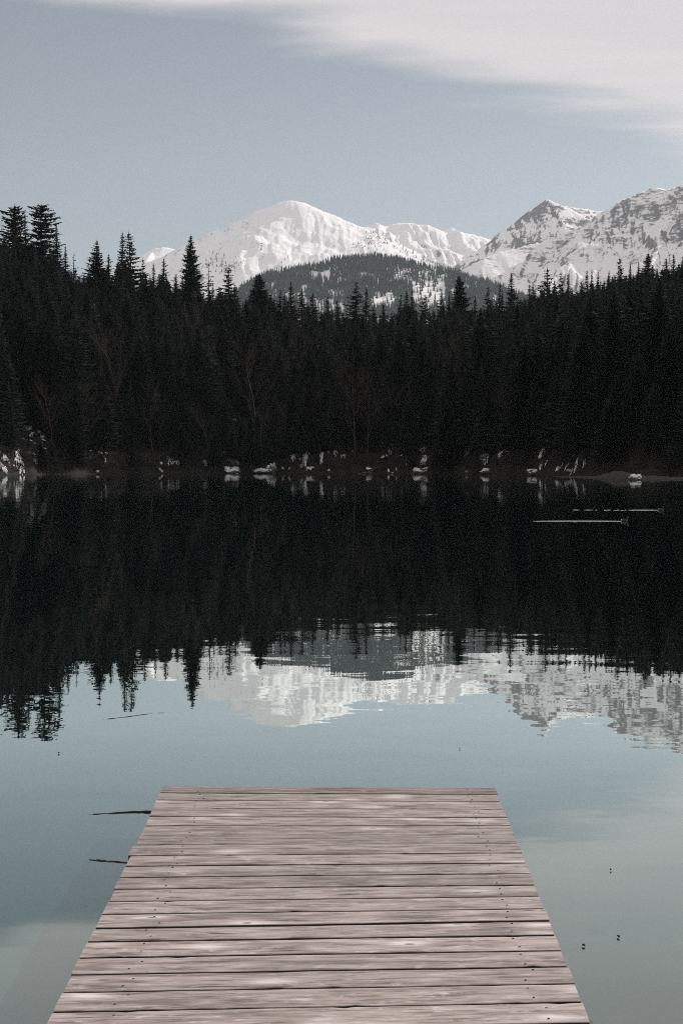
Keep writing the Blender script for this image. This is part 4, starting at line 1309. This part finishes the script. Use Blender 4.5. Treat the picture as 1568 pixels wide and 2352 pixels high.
for i in range(len(lw) - 1):
    far_l, far_r, near_l, near_r = lw[i], rw[i], lw[i + 1], rw[i + 1]
    g0, g1 = GAP[i] / 2, GAP[i + 1] / 2
    c = (far_l + far_r + near_l + near_r) / 4
    ax_v = ((far_r - far_l) + (near_r - near_l)); ang = math.atan2(ax_v.y, ax_v.x)
    ca, sa = math.cos(-ang), math.sin(-ang)
    def loc(p): 
        q = p - c
        return (q.x * ca - q.y * sa, q.x * sa + q.y * ca)
    A, B, C_, D_ = loc(far_l), loc(far_r), loc(near_r), loc(near_l)
    jl, jr = rd.uniform(-.003, .003), rd.uniform(-.003, .003)
    if i == 7: jl = -.012
    zo = rd.uniform(-.0006, .0006); tilt = rd.uniform(-.002, .0015)
    nx = 44
    cross = [(-1, -THICK), (-1, -.0022), (-.975, -.0004), (-.8, .0), (-.3, .0006), (.3, .0006), (.8, 0), (.975, -.0004), (1, -.0022), (1, -THICK)]   # across, far -> near
    v, f = [], []
    so = rd.uniform(0, 90)
    nic = [(rd.random(), rd.choice((-1, 1)), rd.uniform(.004, .009), rd.uniform(.008, .03)) for _ in range(rd.randint(1, 4))]
    for k in range(nx + 1):
        s = k / nx
        xf = A[0] + (B[0] - A[0]) * s + jl * (1 - s) + jr * s
        yf = A[1] + (B[1] - A[1]) * s - g0
        xn = D_[0] + (C_[0] - D_[0]) * s + jl * (1 - s) + jr * s
        yn = D_[1] + (C_[1] - D_[1]) * s + g1
        wob_f = .0022 * float(gnoise(np.array([s * 7 + so]), np.array([1.5]), 2)[0]) + .0012 * float(gnoise(np.array([s * 25 + so]), np.array([4.5]), 2)[0])
        wob_n = .0022 * float(gnoise(np.array([s * 7 + so]), np.array([7.5]), 2)[0]) + .0012 * float(gnoise(np.array([s * 25 + so]), np.array([9.5]), 2)[0])
        for (ps, sd, dp, wd) in nic:
            q = dp * math.exp(-((s - ps) / wd) ** 2 * 4)
            if sd < 0: wob_f -= q
            else: wob_n += q
        yf += wob_f; yn += wob_n
        zz = zo + .0007 * float(gnoise(np.array([s * 2.2 + so]), np.array([3.3]), 6)[0])
        for (b, z) in cross:
            t = (b + 1) / 2
            v.append((xf + (xn - xf) * t, yf + (yn - yf) * t, z + zz - tilt * b * .5 - (.0018 * (b * b) if abs(b) < 1 else .0018)))
    m = len(cross)
    for k in range(nx):
        for j in range(m - 1): f.append((k * m + j, k * m + j + 1, (k + 1) * m + j + 1, (k + 1) * m + j))
        f.append((k * m + m - 1, k * m, (k + 1) * m, (k + 1) * m + m - 1))
    f.append(tuple(range(m))[::-1]); f.append(tuple(range(nx * m, nx * m + m)))
    f = [tuple(reversed(q)) for q in f]
    pl = mesh_obj('plank', v, f, M_WOOD, dock, True, c - dock.location, ang)
    pl.data.materials.append(M_BEAM_SHADE)  # plank sides near-black: shade between the boards put into the colour
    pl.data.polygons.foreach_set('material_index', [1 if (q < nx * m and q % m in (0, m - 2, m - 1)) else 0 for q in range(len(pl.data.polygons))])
    pl['age'] = AGE[i % len(AGE)] * 2.2 + rd.uniform(-.06, .06)
    pl.data.polygons.foreach_set('use_smooth', [False] * len(pl.data.polygons))
    for (fx, ) in ((.123, ), (.915, )):
        for t in (.27, .76):
            t += rd.uniform(-.09, .09); fx2 = fx + rd.uniform(-.013, .013)
            x = (A[0] * (1 - fx2) + B[0] * fx2) * (1 - t) + (D_[0] * (1 - fx2) + C_[0] * fx2) * t
            y = (A[1] * (1 - fx2) + B[1] * fx2) * (1 - t) + (D_[1] * (1 - fx2) + C_[1] * fx2) * t
            sc_ = link('screw', screw_me, pl, (x, y, zo + .0002), rd.uniform(-.3, .3))


def box(name, a, b, w, h, mat, parent, loc0):
    """bar from a to b"""
    d = (b - a); q = d.to_track_quat('Y', 'Z')
    v = []
    for p in (a, b):
        for (sx, sz) in ((-1, -1), (1, -1), (1, 1), (-1, 1)): v.append(tuple(p + q @ Vector((sx * w / 2, 0, sz * h / 2)) - loc0))
    f = [(0, 1, 2, 3), (7, 6, 5, 4), (0, 4, 5, 1), (1, 5, 6, 2), (2, 6, 7, 3), (3, 7, 4, 0)]
    return mesh_obj(name, v, f, mat, parent)


zb = DOCK_Z - THICK - .055
for fx in (.123, .5, .915):
    a = lw[-1].lerp(rw[-1], fx); b = lw[0].lerp(rw[0], fx)
    a.z = b.z = zb
    b = b + (a - b).normalized() * .06
    box('beam', a, b, .08, .10, M_BEAM_SHADE, dock, dock.location)
for (s, fx) in ((0.12, .123), (0.12, .915), (.9, .123), (.9, .915)):
    p = lw[0].lerp(lw[-1], s).lerp(rw[0].lerp(rw[-1], s), fx)
    tube('post', [Vector((p.x + .1, p.y, -1.2)) - dock.location, Vector((p.x + .1, p.y, DOCK_Z - THICK - .02)) - dock.location], [.07, .065], M_BEAM_SHADE, dock, 10, Vector((0, 0, 0)))

# ------------------------------------------------------------------ sticks and scraps on the water by the dock
def stick(pxpts, radii, zs, label, mat=M_STICK, sub=4):
    ctrl = [on_level(x, y, z) for (x, y), z in zip(pxpts, zs)]
    pts, rad = [], []
    r = random.Random(len(label))
    for k in range(len(ctrl) - 1):
        for s in range(sub):
            t = s / sub
            pts.append(ctrl[k].lerp(ctrl[k + 1], t) + Vector((0, r.uniform(-.004, .004), r.uniform(-.0015, .0015))) * (1 if s else 0))
            rad.append((radii[k] * (1 - t) + radii[k + 1] * t) * r.uniform(.88, 1.12))
    pts.append(ctrl[-1]); rad.append(radii[-1])
    o = tube('stick', pts, rad, mat, None, 7)
    tag(o, label, 'stick')
    return o


stick([(205, 1871.5), (225, 1870.5), (270, 1867.5), (310, 1864.5), (345, 1864.5), (392, 1866)], [.001, .0034, .0045, .0045, .005, .005], [0.0, .0, .001, .003, .004, .003], 'longer thin stick floating against the far left side of the dock')
stick([(205, 1976.5), (232, 1978.5), (262, 1980.5), (292, 1983), (330, 1986)], [.004, .0065, .005, .006, .006], [-.002, -.001, -.001, -.001, 0], 'shorter dark stick floating by the dock below the longer stick')
stick([(235, 1653.5), (262, 1650), (300, 1645.5), (338, 1640), (352, 1640)], [.001, .002, .0025, .002, .0007], [0, .001, .001, .001, 0], 'hair-thin twig drifting on the water under the reflected spruces')
stick([(363, 1638), (376, 1637.5)], [.001, .001], [.001, .001], 'tiny floating splinter at the tip of the hair-thin twig')


def floating_leaf(px, py, sz, label, seed):
    p = on_level(px, py, .002)
    r = random.Random(seed)
    v, f = [], []
    n = 10
    v.append((0, 0, .006))
    for i in range(n):
        a = i * 2 * math.pi / n
        q = sz * (.7 + .3 * math.cos(2 * a)) * r.uniform(.8, 1.15)
        v.append((q * math.cos(a), q * math.sin(a), .004 + .006 * abs(math.sin(a))))
    for i in range(n): f.append((0, 1 + i, 1 + (i + 1) % n))
    v += [(x, y, z - .004) for x, y, z in v[:n + 1]]
    for i in range(n):
        f.append((n + 1, n + 2 + (i + 1) % n, n + 2 + i)); f.append((1 + i, n + 2 + i, n + 2 + (i + 1) % n, 1 + (i + 1) % n))
    tag(mesh_obj('floating_leaf', v, f, M_LEAF, None, True, p, r.uniform(0, 3)), label, 'leaf', 'scraps floating on the water')


floating_leaf(1340, 2174, .007, 'dark leaf scrap on the water nearest the right side of the dock', 1)
floating_leaf(1420, 2154, .008, 'dark leaf scrap farther right of the dock', 2)
floating_leaf(1402, 2000, .004, 'tiny scrap on the reflected cloud right of the dock', 3)
floating_leaf(1055, 1721, .006, 'tiny scrap on the water beyond the far end of the dock', 4)
floating_leaf(135, 1731, .006, 'tiny scrap on the water at the left beyond the twig', 5)

# ------------------------------------------------------------------ haze in the valley
hz0, hz1 = (-5200, -140, -32.0), (5200, 11400, 2400)
hv = [(x, y, z) for z in (hz0[2], hz1[2]) for y in (hz0[1], hz1[1]) for x in (hz0[0], hz1[0])]
hf = [(0, 2, 3, 1), (4, 5, 7, 6), (0, 1, 5, 4), (2, 6, 7, 3), (0, 4, 6, 2), (1, 3, 7, 5)]
M_HAZE, N, L = new_mat('valley_haze')
pv = N('ShaderNodeVolumePrincipled', ins={'Density': 2.4e-5, 'Color': (0.86, 0.95, 1.0, 1), 'Anisotropy': 0.0})
o = N('ShaderNodeOutputMaterial'); L(pv, o, 'Volume')
hz = mesh_obj('haze', hv, hf, M_HAZE)
tag(hz, 'thin pale haze over the lake and mountains', kind='stuff')
